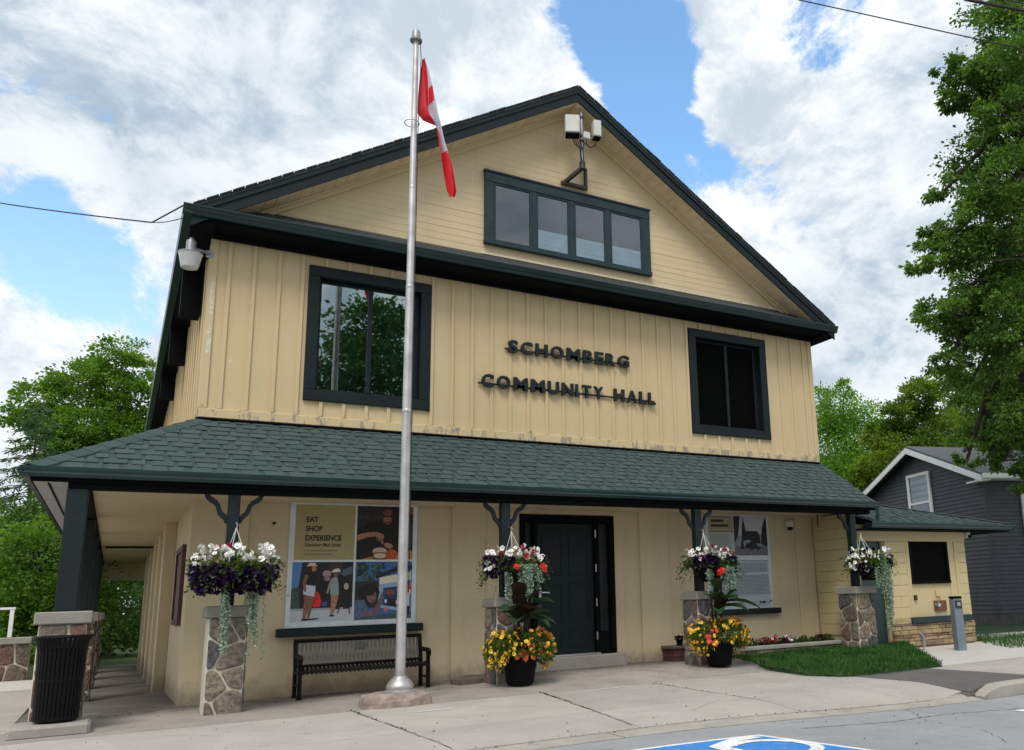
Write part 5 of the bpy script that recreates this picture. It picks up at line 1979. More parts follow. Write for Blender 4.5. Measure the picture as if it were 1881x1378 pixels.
def basket(label, loc, rx, purple, whites, reds, crims, trails, top, seed, lime=.5):
    r = random.Random(seed)
    g = np.random.default_rng(seed)
    t = thing('hanging_basket', label, 'hanging basket', loc, 0, 'hanging flower baskets along the porch posts')
    MB().lathe([(.10, -.24), (.17, -.17), (.215, -.02), (.225, .0), (.205, .0), (.19, -.03)], 22).build('basket_bowl', M['pot'], t, smooth=40)
    wr = MB()
    hz, hy = top - loc[2], -1.275 - loc[1]
    for a in (.5, 2.4, 4.2, 5.6):
        wr.tube([(.21 * math.cos(a), .21 * math.sin(a), .0), (0, hy * .55, hz - .05)], .0045, 5)
    wr.build('hanger_wires', M['white_dev'], t)
    hk = MB()
    hk.tube([(0, hy * .55, hz - .07), (.012, hy * .55, hz - .02), (.0, hy * .55, hz + .01), (0, hy * .9, hz + .02), (0, hy + .0, hz + .02)], .008, 6)
    hk.build('hook', M['alu'], t)
    # green dome
    n = 1700
    u = g.normal(0, 1, (n, 3))
    u /= np.linalg.norm(u, axis=1, keepdims=True)
    u[:, 2] = np.abs(u[:, 2]) * .55 - .12
    rad = g.uniform(.55, 1.0, (n, 1))
    p = u * rad * np.array([rx, rx * .85, .26])
    leaf_cloud('foliage', M['lf_pot'], t, p, u + g.normal(0, .5, (n, 3)) + np.array([0, 0, .35]), .055, .032, seed)
    sp_, sd_ = [], []
    for q in range(46):
        a = g.uniform(2.4, 7.0)
        e_ = g.uniform(-.5, .9)
        d0 = np.array([math.cos(a), math.sin(a) * .85, e_])
        c0 = d0 * np.array([rx, rx, .22]) * .85
        L0 = g.uniform(.08, .20)
        for k in range(9):
            t_ = k / 8
            sp_.append(c0 + d0 * L0 * t_ + np.array([0, 0, -.9 * L0 * t_ * t_]))
            sd_.append(d0 + g.normal(0, .7, 3))
    leaf_cloud('sprigs', M['lf_pot'], t, np.array(sp_), np.array(sd_), .042, .026, seed + 5)
    n = int(500 * lime)
    if n:
        u = g.normal(0, 1, (n, 3))
        u[:, 2] = np.abs(u[:, 2])
        u /= np.linalg.norm(u, axis=1, keepdims=True)
        leaf_cloud('lime_foliage', M['lf_lime'], t, u * np.array([rx * .8, rx * .7, .25]), u + g.normal(0, .4, (n, 3)), .045, .03, seed + 1)
    # dark purple petunias: a hanging skirt on the given sectors
    pts, ds = [], []
    for a0, a1, z0, z1, cnt in purple:
        for k in range(cnt):
            a = R_(r.uniform(a0, a1))
            z = r.uniform(z0, z1)
            q = rx * (.98 - .25 * ((z - z1) / min(z0 - z1, -.01)) ** 2) * r.uniform(.8, 1.05)
            c = Vector((q * math.cos(a), q * .85 * math.sin(a), z))
            d = Vector((math.cos(a), math.sin(a), r.uniform(-.3, .5)))
            for pe in range(5):
                dd = d + Vector((r.uniform(-1, 1), r.uniform(-1, 1), r.uniform(-1, 1))) * .9
                pts.append(c)
                ds.append(dd)
    if pts:
        leaf_cloud('purple_petunias', M['fl_purple'], t, np.array(pts), np.array(ds), .060, .058, seed + 2)
    for (cnt, a0, a1, z0, z1) in whites:
        for k in range(cnt):
            a = R_(r.uniform(a0, a1))
            z = r.uniform(z0, z1)
            q = rx * r.uniform(.72, 1.06) * (1 if z < .18 else .9)
            c = Vector((q * math.cos(a), q * .85 * math.sin(a), z))
            put_flower('white' if r.random() > .06 else 'pink', t, c, Vector((math.cos(a), math.sin(a), .55)), 1.0, r)
    for (x, y, z, s_) in reds:
        put_flower('red', t, Vector((x, y, z)), Vector((x * .4, -1, .25)), s_, r)
    for (x, y, z) in crims:
        for q in range(3):
            put_flower('crimson', t, Vector((x + r.uniform(-.03, .03), y, z + r.uniform(-.025, .025))), Vector((x * .4, -1, .5)), 1.1, r)
    for k, (x, y, z, l, cnt) in enumerate(trails):
        trail(t, x, y, z, l, int(cnt * 1.35), seed * 10 + k)
    return t


basket('widest hanging basket, white over deep purple petunias, on the post beside the bench', (.405, -1.50, 1.62), .46,
       [(150, 400, -.24, .06, 340)], [(62, 168, 384, .13, .30), (12, 172, 200, -.02, .12), (16, 190, 350, .22, .32)], [], [(-.22, -.2, .26), (-.12, -.3, .29)],
       [(-.10, -.22, -.14, .78, 15), (.21, -.16, -.12, .85, 16), (.16, -.2, -.12, .5, 8)], 2.215, 11, .9)
basket('hanging basket with scarlet blooms in front of the dark door', (4.02, -1.50, 1.62), .43,
       [(150, 250, -.10, .16, 120), (320, 375, .0, .16, 50)], [(48, 165, 385, .12, .30), (12, 165, 210, .0, .14)], [(-.14, -.38, .02, 1.0), (.27, -.36, .0, 1.15)],
       [(-.32, -.25, .2), (.0, -.40, .17), (.14, -.36, .24), (-.02, -.36, .27)], [(-.2, -.26, -.05, .5, 12), (.04, -.36, .05, .55, 24), (.18, -.33, .05, .4, 12), (-.02, -.34, .05, .5, 10)], 2.215, 12, .5)
basket('hanging basket with purple and crimson blooms in front of the text poster', (7.44, -1.50, 1.62), .45,
       [(195, 260, -.06, .15, 130), (280, 390, -.12, .15, 150)], [(50, 165, 385, .10, .30), (14, 160, 205, -.04, .14)], [(-.06, -.40, -.10, 1.15)],
       [(-.34, -.25, .16), (.02, -.40, .24), (-.2, -.36, .30), (.3, -.3, .2), (.1, -.38, -.12)], [(-.2, -.28, -.05, .42, 10), (.14, -.36, -.02, .5, 22), (.02, -.36, .0, .4, 8)], 2.215, 13, .4)
basket('hanging basket with long silver trails on the post next to the annex door', (11.09, -1.50, 1.62), .46,
       [(300, 385, -.16, .16, 150), (200, 250, -.2, .0, 60)], [(56, 165, 385, .10, .30), (26, 150, 225, -.1, .18)], [],
       [], [(.02, -.36, .2, .85, 34), (.16, -.3, .0, .9, 20), (-.18, -.36, -.05, .4, 8), (.08, -.34, -.1, 1.05, 18)], 2.215, 14, .5)


def blade_leaf(parent, base, d, ln, wd, m, droop=.5):
    """one big canna leaf, arched"""
    b = MB()
    d = Vector(d).normalized()
    side = d.cross(Vector((0, 0, 1)))
    side.normalize()
    n = 7
    vs = []
    p = Vector(base)
    for k in range(n + 1):
        t = k / n
        w_ = wd * math.sin(math.pi * min(1, (t * .93 + .05))) ** .8 * .5
        c = p + d * ln * t + Vector((0, 0, -droop * ln * t * t))
        vs += [c - side * w_ + Vector((0, 0, w_ * .45)), c, c + side * w_ + Vector((0, 0, w_ * .45))]
    fs = []
    for k in range(n):
        a = k * 3
        fs += [(a, a + 1, a + 4, a + 3), (a + 1, a + 2, a + 5, a + 4)]
    b.addmesh(vs, fs)
    return b.build('large_leaf', m, parent, smooth=True)


def flower_pot(label, loc, seed, leaves, reds, rx, mixw, low):
    r = random.Random(seed)
    g = np.random.default_rng(seed)
    leaves = [((b_[0], b_[1], b_[2] + .22), d_, l_ * 1.15, w_ * 1.5, m_) for b_, d_, l_, w_, m_ in leaves]
    t = thing('flower_pot', label, 'flower pot', loc, 0, 'black tubs of flowers before the porch')
    MB().lathe([(.175, 0), (.185, .02), (.235, .36), (.25, .365), (.25, .40), (.232, .40), (.225, .34)], 30).build('tub', M['pot'], t, smooth=40)
    MB().lathe([(.22, .0), (.22, .01), (.02, .02)], 16, (0, 0, .35)).build('soil', M['soil'], t)
    n = 2600
    u = g.normal(0, 1, (n, 3))
    u /= np.linalg.norm(u, axis=1, keepdims=True)
    u[:, 2] = u[:, 2] * .75
    p = u * g.uniform(.45, 1, (n, 1)) ** .6 * np.array([rx, rx * .8, .34]) + np.array([0, 0, .44])
    keep = ~((p[:, 2] < .38) & (np.abs(p[:, 0]) < .27))
    p, u = p[keep], u[keep]
    leaf_cloud('foliage', M['lf_pot2'], t, p, u + g.normal(0, .5, u.shape), .055, .035, seed)
    cnt = 0
    while cnt < 150:
        a = r.uniform(150, 390)
        el_ = r.uniform(-65, 60)
        d = Vector((math.cos(R_(a)) * math.cos(R_(el_)), math.sin(R_(a)) * math.cos(R_(el_)), math.sin(R_(el_))))
        c = Vector((d.x * rx, d.y * rx * .82, .44 + .34 * d.z)) * 1.0
        if c.z < .36 and abs(c.x) < .29:
            continue
        kind = 'yellow' if r.random() < mixw(c) else 'orange'
        put_flower(kind, t, c * 1.01, d + Vector((0, -.3, .3)), .82, r)
        cnt += 1
    for (x, z, s_) in low:
        for q in range(5):
            put_flower('coral', t, Vector((x + r.uniform(-.07, .07), -.30 + r.uniform(-.03, .03), z + r.uniform(-.04, .05))), Vector((x, -1, .3)), s_, r)
    st = MB()
    for k in range(5):
        a = k * 1.3
        st.tube([(.06 * math.cos(a), .06 * math.sin(a), .38), (.08 * math.cos(a), .08 * math.sin(a), .9), (.10 * math.cos(a), .10 * math.sin(a), 1.25)], [.016, .014, .008], 7)
    st.build('stems', M['lf_bronze'], t)
    for base, d, ln, wd, mm in leaves:
        blade_leaf(t, base, d, ln, wd, M[mm], r.uniform(.25, .5))
    for x, y, z, s_ in reds:
        put_flower('red', t, Vector((x, y, z)), Vector((0, -1, .3)), s_, r)
    return t


CL = [((.02, -.05, .75), (.75, -.5, .75), .50, .17, 'lf_canna'), ((-.02, -.05, .72), (-.8, -.5, .6), .45, .16, 'lf_canna'), ((.0, -.08, .70), (.2, -1, .5), .42, .17, 'lf_bronze'),
      ((-.02, -.06, .85), (-.35, -.6, .9), .45, .15, 'lf_bronze'), ((.03, -.03, .9), (.5, -.3, 1.0), .45, .14, 'lf_bronze'), ((.0, 0, .95), (-.25, -.3, 1), .5, .13, 'lf_bronze'),
      ((.02, -.06, .62), (.9, -.7, .3), .42, .15, 'lf_canna'), ((-.04, -.08, .62), (-.6, -.9, .3), .40, .15, 'lf_canna'), ((.04, -.08, .66), (.5, -1, .2), .38, .14, 'lf_canna'), ((.0, -.1, .70), (-.5, -.4, 1.3), .42, .15, 'lf_bronze'), ((.05, -.1, .72), (.45, -.5, 1.3), .44, .15, 'lf_bronze'), ((.0, -.05, .6), (-.1, -.7, 1.0), .40, .17, 'lf_bronze'), ((-.05, -.05, .6), (-.7, -.3, .9), .40, .14, 'lf_canna'), ((.1, .0, .62), (.9, -.1, .8), .40, .14, 'lf_canna')]
flower_pot('black tub of yellow and orange flowers before the door step', (4.01, -1.70, gz(4.01, -1.70) + .02), 21, CL,
           [], .50, lambda c: .8 - c.x * .55 - (.3 if c.z > .6 else 0), ((-.12, .37, 1.1), (.12, .40, 1.15), (.0, .36, 1.0), (.0, .50, .9)))
CL2 = [((.02, -.05, .72), (.9, -.5, .35), .62, .15, 'lf_canna'), ((-.02, -.05, .75), (-.8, -.5, .5), .48, .16, 'lf_canna'), ((.0, -.08, .72), (.1, -1, .6), .42, .17, 'lf_canna'),
       ((-.02, -.06, .9), (-.5, -.6, .7), .45, .13, 'lf_canna'), ((.03, -.03, .95), (.35, -.4, .9), .40, .13, 'lf_bronze'), ((.0, 0, 1.0), (-.15, -.3, 1), .45, .12, 'lf_bronze'),
       ((.02, -.06, .66), (.5, -.9, .3), .44, .16, 'lf_canna'), ((-.04, -.08, .62), (-.6, -.9, .3), .42, .15, 'lf_canna'), ((.0, -.1, .70), (-.6, -.4, 1.2), .42, .14, 'lf_canna'), ((.05, -.1, .72), (.5, -.5, 1.2), .42, .14, 'lf_canna'), ((.0, -.05, .6), (-.1, -.7, 1.0), .40, .15, 'lf_bronze')]
flower_pot('black tub of orange flowers with a tall scarlet canna beside the grass', (7.42, -1.68, gz(7.42, -1.68) + .02), 22, CL2,
           [(.22, -.12, 1.30, 1.1), (.22, -.12, 1.22, .8), (-.03, -.1, 1.48, .7)], .52, lambda c: .55 - c.x * .5, ((-.36, .40, 1.1), (-.30, .5, .9)))

# raised flower bed against the porch wall
bedt = thing('flower_bed', 'raised flower bed with stone front and concrete coping beside the grass', 'flower bed', (8.2, -.86, .03))
MB().box(0, 2.75, .02, .80, -.1, .20).build('soil', M['soil'], bedt)
x = 0.0
rowz = [(0.0, .085), (.088, .165)]
for z0, z1 in rowz:
    x = 0.0
    while x < 2.74:
        e = min(x + rnd.uniform(.22, .55), 2.75)
        MB().box(x + .004, e - .004, -.01 - rnd.uniform(0, .02), .06, z0, z1 - .004, .010).build('stone', rnd.choice(FLAG_ST), bedt)
        x = e
for i in range(3):
    MB().box(-.04 + i * .93, -.04 + (i + 1) * .93 - .005, -.05, .14, .168, .232, .010).build('coping', M['cap'], bedt)
ORD = ['first', 'second', 'third', 'fourth', 'fifth', 'sixth', 'seventh', 'eighth', 'ninth', 'tenth', 'eleventh', 'twelfth', 'thirteenth', 'last']
bed_kinds = [('crimson', 'low bedding plant with crimson flowers in the raised bed'), ('white', 'low bedding plant with white flowers in the raised bed'), ('pink', 'low bedding plant with pale pink flowers in the raised bed'), (None, 'low leafy bedding plant without flowers in the raised bed')]
for k, (x, kd) in enumerate(((.45, 0), (.62, 2), (.80, 3), (.98, 0), (1.15, 2), (1.30, 0), (1.45, 0), (1.58, 1), (1.70, 1), (1.85, 3), (2.02, 3), (2.2, 3), (2.4, 0), (2.58, 3))):
    g = np.random.default_rng(300 + k)
    kind, lab = bed_kinds[kd]
    lab = lab.replace('in the raised bed', ', ' + ORD[k] + ' from the left in the bed').replace(' ,', ',')
    t = thing('bedding_plant', lab, 'plant', (8.2 + x, -.62 + g.uniform(-.05, .05), .225), 0, 'bedding plants in the raised bed')
    n = 110
    u = g.normal(0, 1, (n, 3))
    u[:, 2] = np.abs(u[:, 2]) * 1.2
    u /= np.linalg.norm(u, axis=1, keepdims=True)
    leaf_cloud('foliage', M['lf_bronze' if kd == 0 else 'lf_pot'], t, u * g.uniform(.2, 1, (n, 1)) * np.array([.11, .10, .13]), u + g.normal(0, .4, (n, 3)), .06, .035, k)
    rr = random.Random(k)
    if kind:
        for q in range(9 if kd == 1 else 5):
            put_flower(kind, t, Vector((rr.uniform(-.09, .09), rr.uniform(-.1, .0), rr.uniform(.08, .18))), Vector((0, -.8, .7)), .95, rr)

# flat dark stone and brick plinth
rs_ = MB()
pf_ = [(-.32, -.16), (-.05, -.24), (.30, -.20), (.38, .02), (.30, .22), (-.10, .26), (-.36, .12)]
vs = [(p[0] * s_ + rnd.uniform(-.02, .02), p[1] * s_ + rnd.uniform(-.02, .02), z) for s_, z in ((1.02, -.04), (1, .055), (.86, .085)) for p in pf_] + [(0, 0, .09)]
n = 7
fs = [(r * n + k, r * n + (k + 1) % n, (r + 1) * n + (k + 1) % n, (r + 1) * n + k) for r in range(2) for k in range(n)] + [(2 * n + k, 2 * n + (k + 1) % n, 3 * n) for k in range(n)]
tag(rs_.addmesh(vs, fs).build('flat_stone', M['rockdark'], None, loc=(3.78, -.74, gz(3.78, -.8))), 'flat dark stone on the paving between bench and flower tub', 'stone')
bp = thing('brick_plinth', 'low dark red brick plinth against the wall right of the door', 'plinth', (7.42, -.36, gz(7.4, -.3)))
for rw2 in range(3):
    for k in range(2):
        off = -.0 if rw2 % 2 else .0
        MB().box(.0 + k * .172, .0 + k * .172 + .166, -.01, .14, .0 + rw2 * .068, .062 + rw2 * .068, .005).build('brick', M['brick'], bp)
        MB().box(.0 + k * .172, .0 + k * .172 + .166, .145, .33, .0 + rw2 * .068, .062 + rw2 * .068, .005).build('brick', M['brick'], bp)
MB().box(-.03, .375, -.035, .335, .206, .255, .008).build('cap_slab', M['rockdark'], bp)
sp = thing('small_pot', 'small dark pot with a pale flower standing on the brick plinth', 'flower pot', (7.62, -.28, gz(7.4, -.3) + .255))
MB().lathe([(.05, 0), (.065, .10), (.06, .10), (.055, .08)], 14).build('pot', M['pot'], sp)
g = np.random.default_rng(8)
u = g.normal(0, 1, (70, 3))
u[:, 2] = np.abs(u[:, 2])
u /= np.linalg.norm(u, axis=1, keepdims=True)
leaf_cloud('foliage', M['lf_bronze'], sp, u * .04 + np.array([0, 0, .10]), u, .06, .035, 2)
rr = random.Random(5)
for q in range(3):
    put_flower('pink', sp, Vector((rr.uniform(-.04, .04), -.04, .17 + .02 * q)), Vector((0, -1, .6)), .8, rr)

# ================================================================== STREET FURNITURE, WALL, HOUSE
bo = thing('bollard', 'blue grey steel push button post standing on the pale path', 'bollard', (12.55, -2.2, .02), R_(-20))
MB().box(-.085, .085, -.085, .085, -.02, .93, .012).build('post', M['bollard'], bo)
MB().box(-.09, .09, -.09, .09, .931, .975, .012).build('top_cap', M['black'], bo)
MB().box(-.07, .06, -.108, -.0865, .76, .90, .006).build('button_box', M['darksteel'], bo)
MB().box(-.035, .03, -.114, -.109, .80, .865, .004).build('push_plate', M['alu'], bo)

lw = thing('low_stone_wall', 'low fieldstone garden wall with concrete coping left of the hall', 'wall', (-8.0, 7.5, -.02))
LWL = 5.9
MB().box(0, LWL, .0, .40, -.2, .72, .01).build('core', M['mortar'], lw)
stones_on(lw, lambda u, v, t: (u, -t, v), LWL, .72, 44, .028, .03, 55, [STONE[0], STONE[1], STONE[4], STONE[0]])
for i in range(4):
    MB().box(-.03 + i * 1.49, -.03 + (i + 1) * 1.49 - .006, -.07, .47, .721, .84, .012).build('coping', M['cap'], lw)
wr_ = thing('white_railing', 'white metal railing standing on the low stone wall', 'railing', (-8.0, 7.7, .822))
for x in (.3, 2.0, 3.8, 5.55):
    MB().box(x - .035, x + .035, -.03, .03, 0, .52, .005).build('post', M['white'], wr_)
MB().box(0, 5.6, -.035, .035, .521, .565, .005).build('top_rail', M['white'], wr_)

house = thing('dark_house', 'charcoal clapboard house with white trim and grey roof beyond the annex', 'house', (21.35, 3.25, 0), R_(-15))
HW, HL, HE, HA = 6.5, 11.0, 4.42, 5.72
hb = MB()
hb.prism([(0.0, -.3), (HW, -.3), (HW, HE), (HW / 2, HA), (0.0, HE)], lambda u, v, t: (t, u, v), .0, HL)
hb.build('wall', M['darkside'], house)


def lap(fn, wfun, z0, z1, pitch, name='clapboards'):
    b = MB()
    z = z0
    while z < z1:
        a0, a1 = wfun(z)
        c0_, c1_ = wfun(min(z + pitch, z1))
        b.face([fn(a0, z, .022), fn(a1, z, .022), fn(c1_, min(z + pitch, z1), .004), fn(c0_, min(z + pitch, z1), .004)])
        b.face([fn(a0, z, .001), fn(a1, z, .001), fn(a1, z, .022), fn(a0, z, .022)])
        z += pitch
    return tag(b.build(name, M['darkside'], house), kind='stuff')


lap(lambda u, z, t: (-t, HW - u, z), lambda z: (0.0, HW) if z < HE else ((z - HE) / (HA - HE) * HW / 2, HW - (z - HE) / (HA - HE) * HW / 2), .35, HA - .02, .125)
lap(lambda u, z, t: (u, -t, z), lambda z: (0.0, HL), .35, HE, .125)
MB().box(-.03, HL, -.03, HW, -.3, .33).build('foundation', plain('foundation', (.09, .085, .08), .9, var=.3), house)
MB().box(-.032, .06, -.032, .06, .35, HE).build('corner_board', M['darkside'], house)
for s_ in (0, 1):
    Y = (lambda v: v) if s_ == 0 else (lambda v: HW - v)
    sl_ = (HA - HE) / (HW / 2)
    ov = .38
    P0_, P1_ = (-ov, HE - ov * sl_ + .14), (HW / 2, HA + .14)
    b = MB()
    b.prism([(P0_[0], P0_[1]), (P1_[0], P1_[1]), (P1_[0], P1_[1] + .07), (P0_[0], P0_[1] + .07)], lambda u, v, t: (t, Y(u), v), -.36, HL + .3)
    b.build('roof', M['greyroof'], house)
    b = MB()
    b.prism([(P0_[0], P0_[1] - .19), (P1_[0], P1_[1] - .19), (P1_[0], P1_[1] - .002), (P0_[0], P0_[1] - .002)], lambda u, v, t: (t, Y(u), v), -.385, -.34)
    b.build('rake_board', M['white'], house)
    b = MB()
    b.box(-.33, HL, Y(-ov - .10), Y(-ov), P0_[1] - .10, P0_[1] + .045)
    b.build('gutter', M['white'], house)
    MB().box(-.33, HL, Y(-ov + .002), Y(-.03), P0_[1] - .12, P0_[1] - .08).build('soffit', M['white'], house)
    MB().box(-.34, -.03, Y(-ov), Y(.35), P0_[1] - .17, P0_[1] - .125).build('eave_return', M['white'], house)


def house_window(fn, u0, u1, z0, z1, blinds):
    f = MB()
    fw2 = .11
    for a in ((u0, u0 + fw2, z0, z1), (u1 - fw2, u1, z0, z1), (u0 + fw2, u1 - fw2, z1 - fw2, z1), (u0 + fw2, u1 - fw2, z0, z0 + fw2), (u0 + fw2, u1 - fw2, (z0 + z1) / 2 - .035, (z0 + z1) / 2 + .035)):
        c = MB().box(a[0], a[1], .0, .07, a[2], a[3], .006)
        f.addmesh([fn(*p) for p in c.v], c.f)
    o = f.build('window', M['white'], house)
    c = MB().box(u0 + fw2, u1 - fw2, .026, .030, z0 + fw2, z1 - fw2)
    c.v = [fn(*p) for p in c.v]
    c.build('pane', M['glass_far'], o)
    c = MB().box(u0 + fw2, u1 - fw2, .004, .010, z0 + fw2, z1 - fw2)
    c.v = [fn(*p) for p in c.v]
    c.build('room_backing', M['interior'], o)
    if blinds:
        for k in range(4):
            zz_ = (z0 + z1) / 2 + .06 + k * .20
            c = MB().box(u0 + fw2 + .10, u1 - fw2 - .02, .012, .018, zz_, zz_ + .12)
            c.v = [fn(*p) for p in c.v]
            c.build('pane_slat', M['galv'], o)
    return o


house_window(lambda u, t, z: (-.02 - t, HW - u, z), 2.70, 3.98, 2.95, 4.98, True)
house_window(lambda u, t, z: (u, -.02 - t, z), 1.25, 2.35, 2.35, 4.0, False)
house_window(lambda u, t, z: (u, -.02 - t, z), 1.7, 2.8, .6, 1.75, False)

# ================================================================== FITTINGS ON THE GABLE
sl_t = thing('security_lamp', 'dusk to dawn yard lamp with a ribbed bowl at the left corner of the hall', 'lamp', (-.28, -.15, 5.86))
MB().lathe([(.05, 0), (.105, .015), (.112, .03), (.148, .20), (.155, .215), (.14, .215)], 24).build('bowl', M['lamp_bowl'], sl_t, smooth=35)
MB().lathe([(.158, .216), (.160, .235), (.07, .262), (.064, .30), (.066, .40), (.055, .425), (.028, .43), (.026, .46), (.012, .47)], 24).build('housing', M['galv'], sl_t, smooth=35)
MB().tube([(.05, .0, .31), (.16, .05, .315), (.255, .135, .315)], .020, 8).build('arm', M['galv'], sl_t)
MB().box(.20, .30, .118, .135, .26, .37, .004).build('mount_plate', M['galv'], sl_t)

an = thing('antenna_mast', 'antenna mast with three pale equipment boxes bracketed under the gable peak', 'antenna', (5.86, -.36, 8.9))
MB().tube([(0, 0, -.02), (0, 0, 1.19)], .032, 12).build('mast', M['galv'], an, smooth=40)
for z in (.0, .52, .62, 1.0):
    MB().lathe([(.033, -.02), (.043, -.02), (.043, .02), (.033, .02)], 12, (0, 0, z)).build('clamp', M['darksteel'], an)
bxM = Matrix.Rotation(R_(-24), 3, 'Z')
MB().obb((-.24, -.09, .72), (.27, .20, .36), bxM, .02).build('equipment_box', M['white_dev'], an)['label'] = 'largest pale box left of the mast'
MB().obb((-.24, -.09, .525), (.25, .18, .03), bxM, .004).build('box_underside', M['black'], an)
MB().obb((.27, -.08, .79), (.15, .17, .33), Matrix.Rotation(R_(-12), 3, 'Z'), .015).build('equipment_box', M['white_dev'], an)
MB().obb((.27, -.08, .61), (.13, .14, .035), Matrix.Rotation(R_(-12), 3, 'Z'), .004).build('box_underside', M['black'], an)
MB().obb((.05, -.09, .60), (.135, .08, .14), None, .012).build('equipment_box', M['white_dev'], an)
MB().tube([(0, 0, .60), (.12, -.02, .66), (.22, -.03, .68)], .014, 6).build('side_arm', M['darksteel'], an)
cb = MB()
for q in range(4):
    cb.tube([(-.22 + .05 * q, -.05, .50), (-.16 + .05 * q, -.04, .40 - .02 * q), (-.06, -.035, .34), (-.045 + .01 * q, -.03, .12), (-.02, -.03, -.05)], .009, 5)
cb.tube([(.28, -.06, .58), (.24, -.05, .46), (.14, -.045, .42), (.03, -.04, .48), (.0, -.035, .30), (.03, -.03, .0)], .009, 5)
cb.tube([(.05, -.08, .52), (.07, -.07, .44), (.16, -.06, .40), (.25, -.06, .50)], .008, 5)
cb.build('cables', M['cable'], an)
br_ = MB()
br_.tube([(0, 0, .10), (0, 0, -.04)], .055, 14)
br_.bar((0, 0, -.01), (-.20, .30, -.20), .07, .07, .008)
br_.build('bracket_arm', M['darksteel'], an)
fb = MB()
fb.box(-.28, .26, .28, .338, -.255, -.19, .006)
fb.bar((.23, .31, -.19), (.23, .31, .18), .06, .05, .006)
fb.bar((.23, .31, .15), (.0, .02, .06), .04, .05, .004)
fb.build('bracket_frame', M['darksteel'], an)


def wire(name, label, pts, r, sag=0.0, n=24):
    b = MB()
    path = []
    for k in range(len(pts) - 1):
        for i in range(n + (1 if k == len(pts) - 2 else 0)):
            t = i / n
            p = Vector(pts[k]).lerp(Vector(pts[k + 1]), t)
            p.z -= sag * 4 * t * (1 - t) if k == 0 else 0
            path.append(p)
    b.tube(path, r, 6)
    return tag(b.build(name, M['cable'], None), label, 'cable')


wire('service_cable', 'thin dark service cable reaching the left eave corner of the hall', [(-10.2, 17.1, 13.9), (-.775, .87, 6.88), (-.40, -.40, 6.70)], .011, .25)
wire('service_cable', 'short slack end of the cable hanging at the left eave corner', [(-.775, .87, 6.88), (-.36, -.35, 6.55)], .007, .03, 8)
wire('overhead_wire', 'single overhead wire crossing the top right of the sky', [(2.2, 0.2, 13.55), (8.81, -3.24, 11.54), (11.4, -4.67, 10.8), (18.0, -8.3, 8.95)], .011)
wire('overhead_wire', 'thick bundled overhead wire in the top right corner before the tree', [(9.6, -4.1, 11.99), (11.39, -4.82, 11.44), (12.24, -5.3, 11.22), (16.5, -7.7, 10.1)], .028)
wire('overhead_wire', 'thinner wire running just above the bundled overhead wire', [(9.0, -3.9, 12.22), (11.0, -4.75, 11.58), (16.5, -7.7, 10.15)], .012)

# ================================================================== ROAD PAINT
def roadpoly(b, pts, h):
    b.face([(x, y, road_z(x) + h) for x, y in pts])


pk = thing('parking_marking', 'blue accessible parking square with white wheelchair symbol painted on the road', 'road marking', (0, 0, 0))
PA, PU, PV = Vector((4.06, -6.70)), Vector((-.999, .04)), Vector((.165, -.986))


def pq(a, c):
    q = PA + PU * a + PV * c
    return (q.x, q.y)


PS = 1.5
b = MB()
N_ = 12
for i in range(N_):
    roadpoly(b, [pq(PS * i / N_, 0), pq(PS * i / N_, PS), pq(PS * (i + 1) / N_, PS), pq(PS * (i + 1) / N_, 0)][::-1], .006)
b.build('white_border', M['roadwhite'], pk)
b = MB()
for i in range(N_):
    a0, a1 = .075 + (PS - .15) * i / N_, .075 + (PS - .15) * (i + 1) / N_
    roadpoly(b, [pq(a0, .075), pq(a0, PS - .075), pq(a1, PS - .075), pq(a1, .075)][::-1], .010)
b.build('blue_field', M['roadblue'], pk)
b = MB()
# wheelchair symbol: wheel arc, body, leg, head
cxw, cyw = 3.70, -7.32
for k in range(22):
    a0, a1 = R_(-130 + 262 * k / 22), R_(-130 + 262 * (k + 1) / 22)
    roadpoly(b, [(cxw + .29 * math.cos(a0), cyw + .29 * math.sin(a0)), (cxw + .395 * math.cos(a0), cyw + .395 * math.sin(a0)), (cxw + .395 * math.cos(a1), cyw + .395 * math.sin(a1)), (cxw + .29 * math.cos(a1), cyw + .29 * math.sin(a1))], .014)
roadpoly(b, [(3.89, -6.745), (3.72, -6.755), (3.32, -6.98), (3.30, -7.12), (3.47, -7.10), (3.755, -7.0), (3.66, -6.92), (3.97, -6.885)], .0142)
roadpoly(b, [(3.30, -7.12), (3.32, -7.60), (3.42, -7.60), (3.44, -7.10)], .0144)
for k in range(12):
    a0, a1 = 2 * math.pi * k / 12, 2 * math.pi * (k + 1) / 12
    roadpoly(b, [(3.22, -7.76), (3.22 + .11 * math.cos(a0), -7.76 + .11 * math.sin(a0)), (3.22 + .11 * math.cos(a1), -7.76 + .11 * math.sin(a1))], .014)
b.build('wheelchair_symbol', M['roadwhite'], pk)
b = MB()
for i in range(6):
    xa = 7.35 + i * .8
    roadpoly(b, [(xa, -6.98 - .02 * i), (xa + .8, -6.98 - .02 * (i + 1)), (xa + .8, -6.88 - .02 * (i + 1)), (xa, -6.88 - .02 * i)], .006)
tag(b.build('parking_line', M['roadwhite'], None), 'white parking line on the road near the raised kerb', 'road marking')
mk = [((2.17, -3.09), (2.60, -3.07), 'white survey dash on the slab right of the boulder'), ((4.64, -2.66), (5.14, -2.64), 'white survey dash on the paving right of the tub before the door'), ((6.85, -2.23), (7.16, -2.23), 'shortest white survey dash, near the tub beside the grass')]
for a, c, lab in mk:
    b = MB()
    b.face([(a[0], a[1] - .02, gz(*a) + .007), (c[0], c[1] - .02, gz(*c) + .007), (c[0], c[1] + .012, gz(*c) + .007), (a[0], a[1] + .012, gz(*a) + .007)])
    tag(b.build('paint_dash', M['roadwhite'], None), lab, 'paint mark')
cr_ = MB()
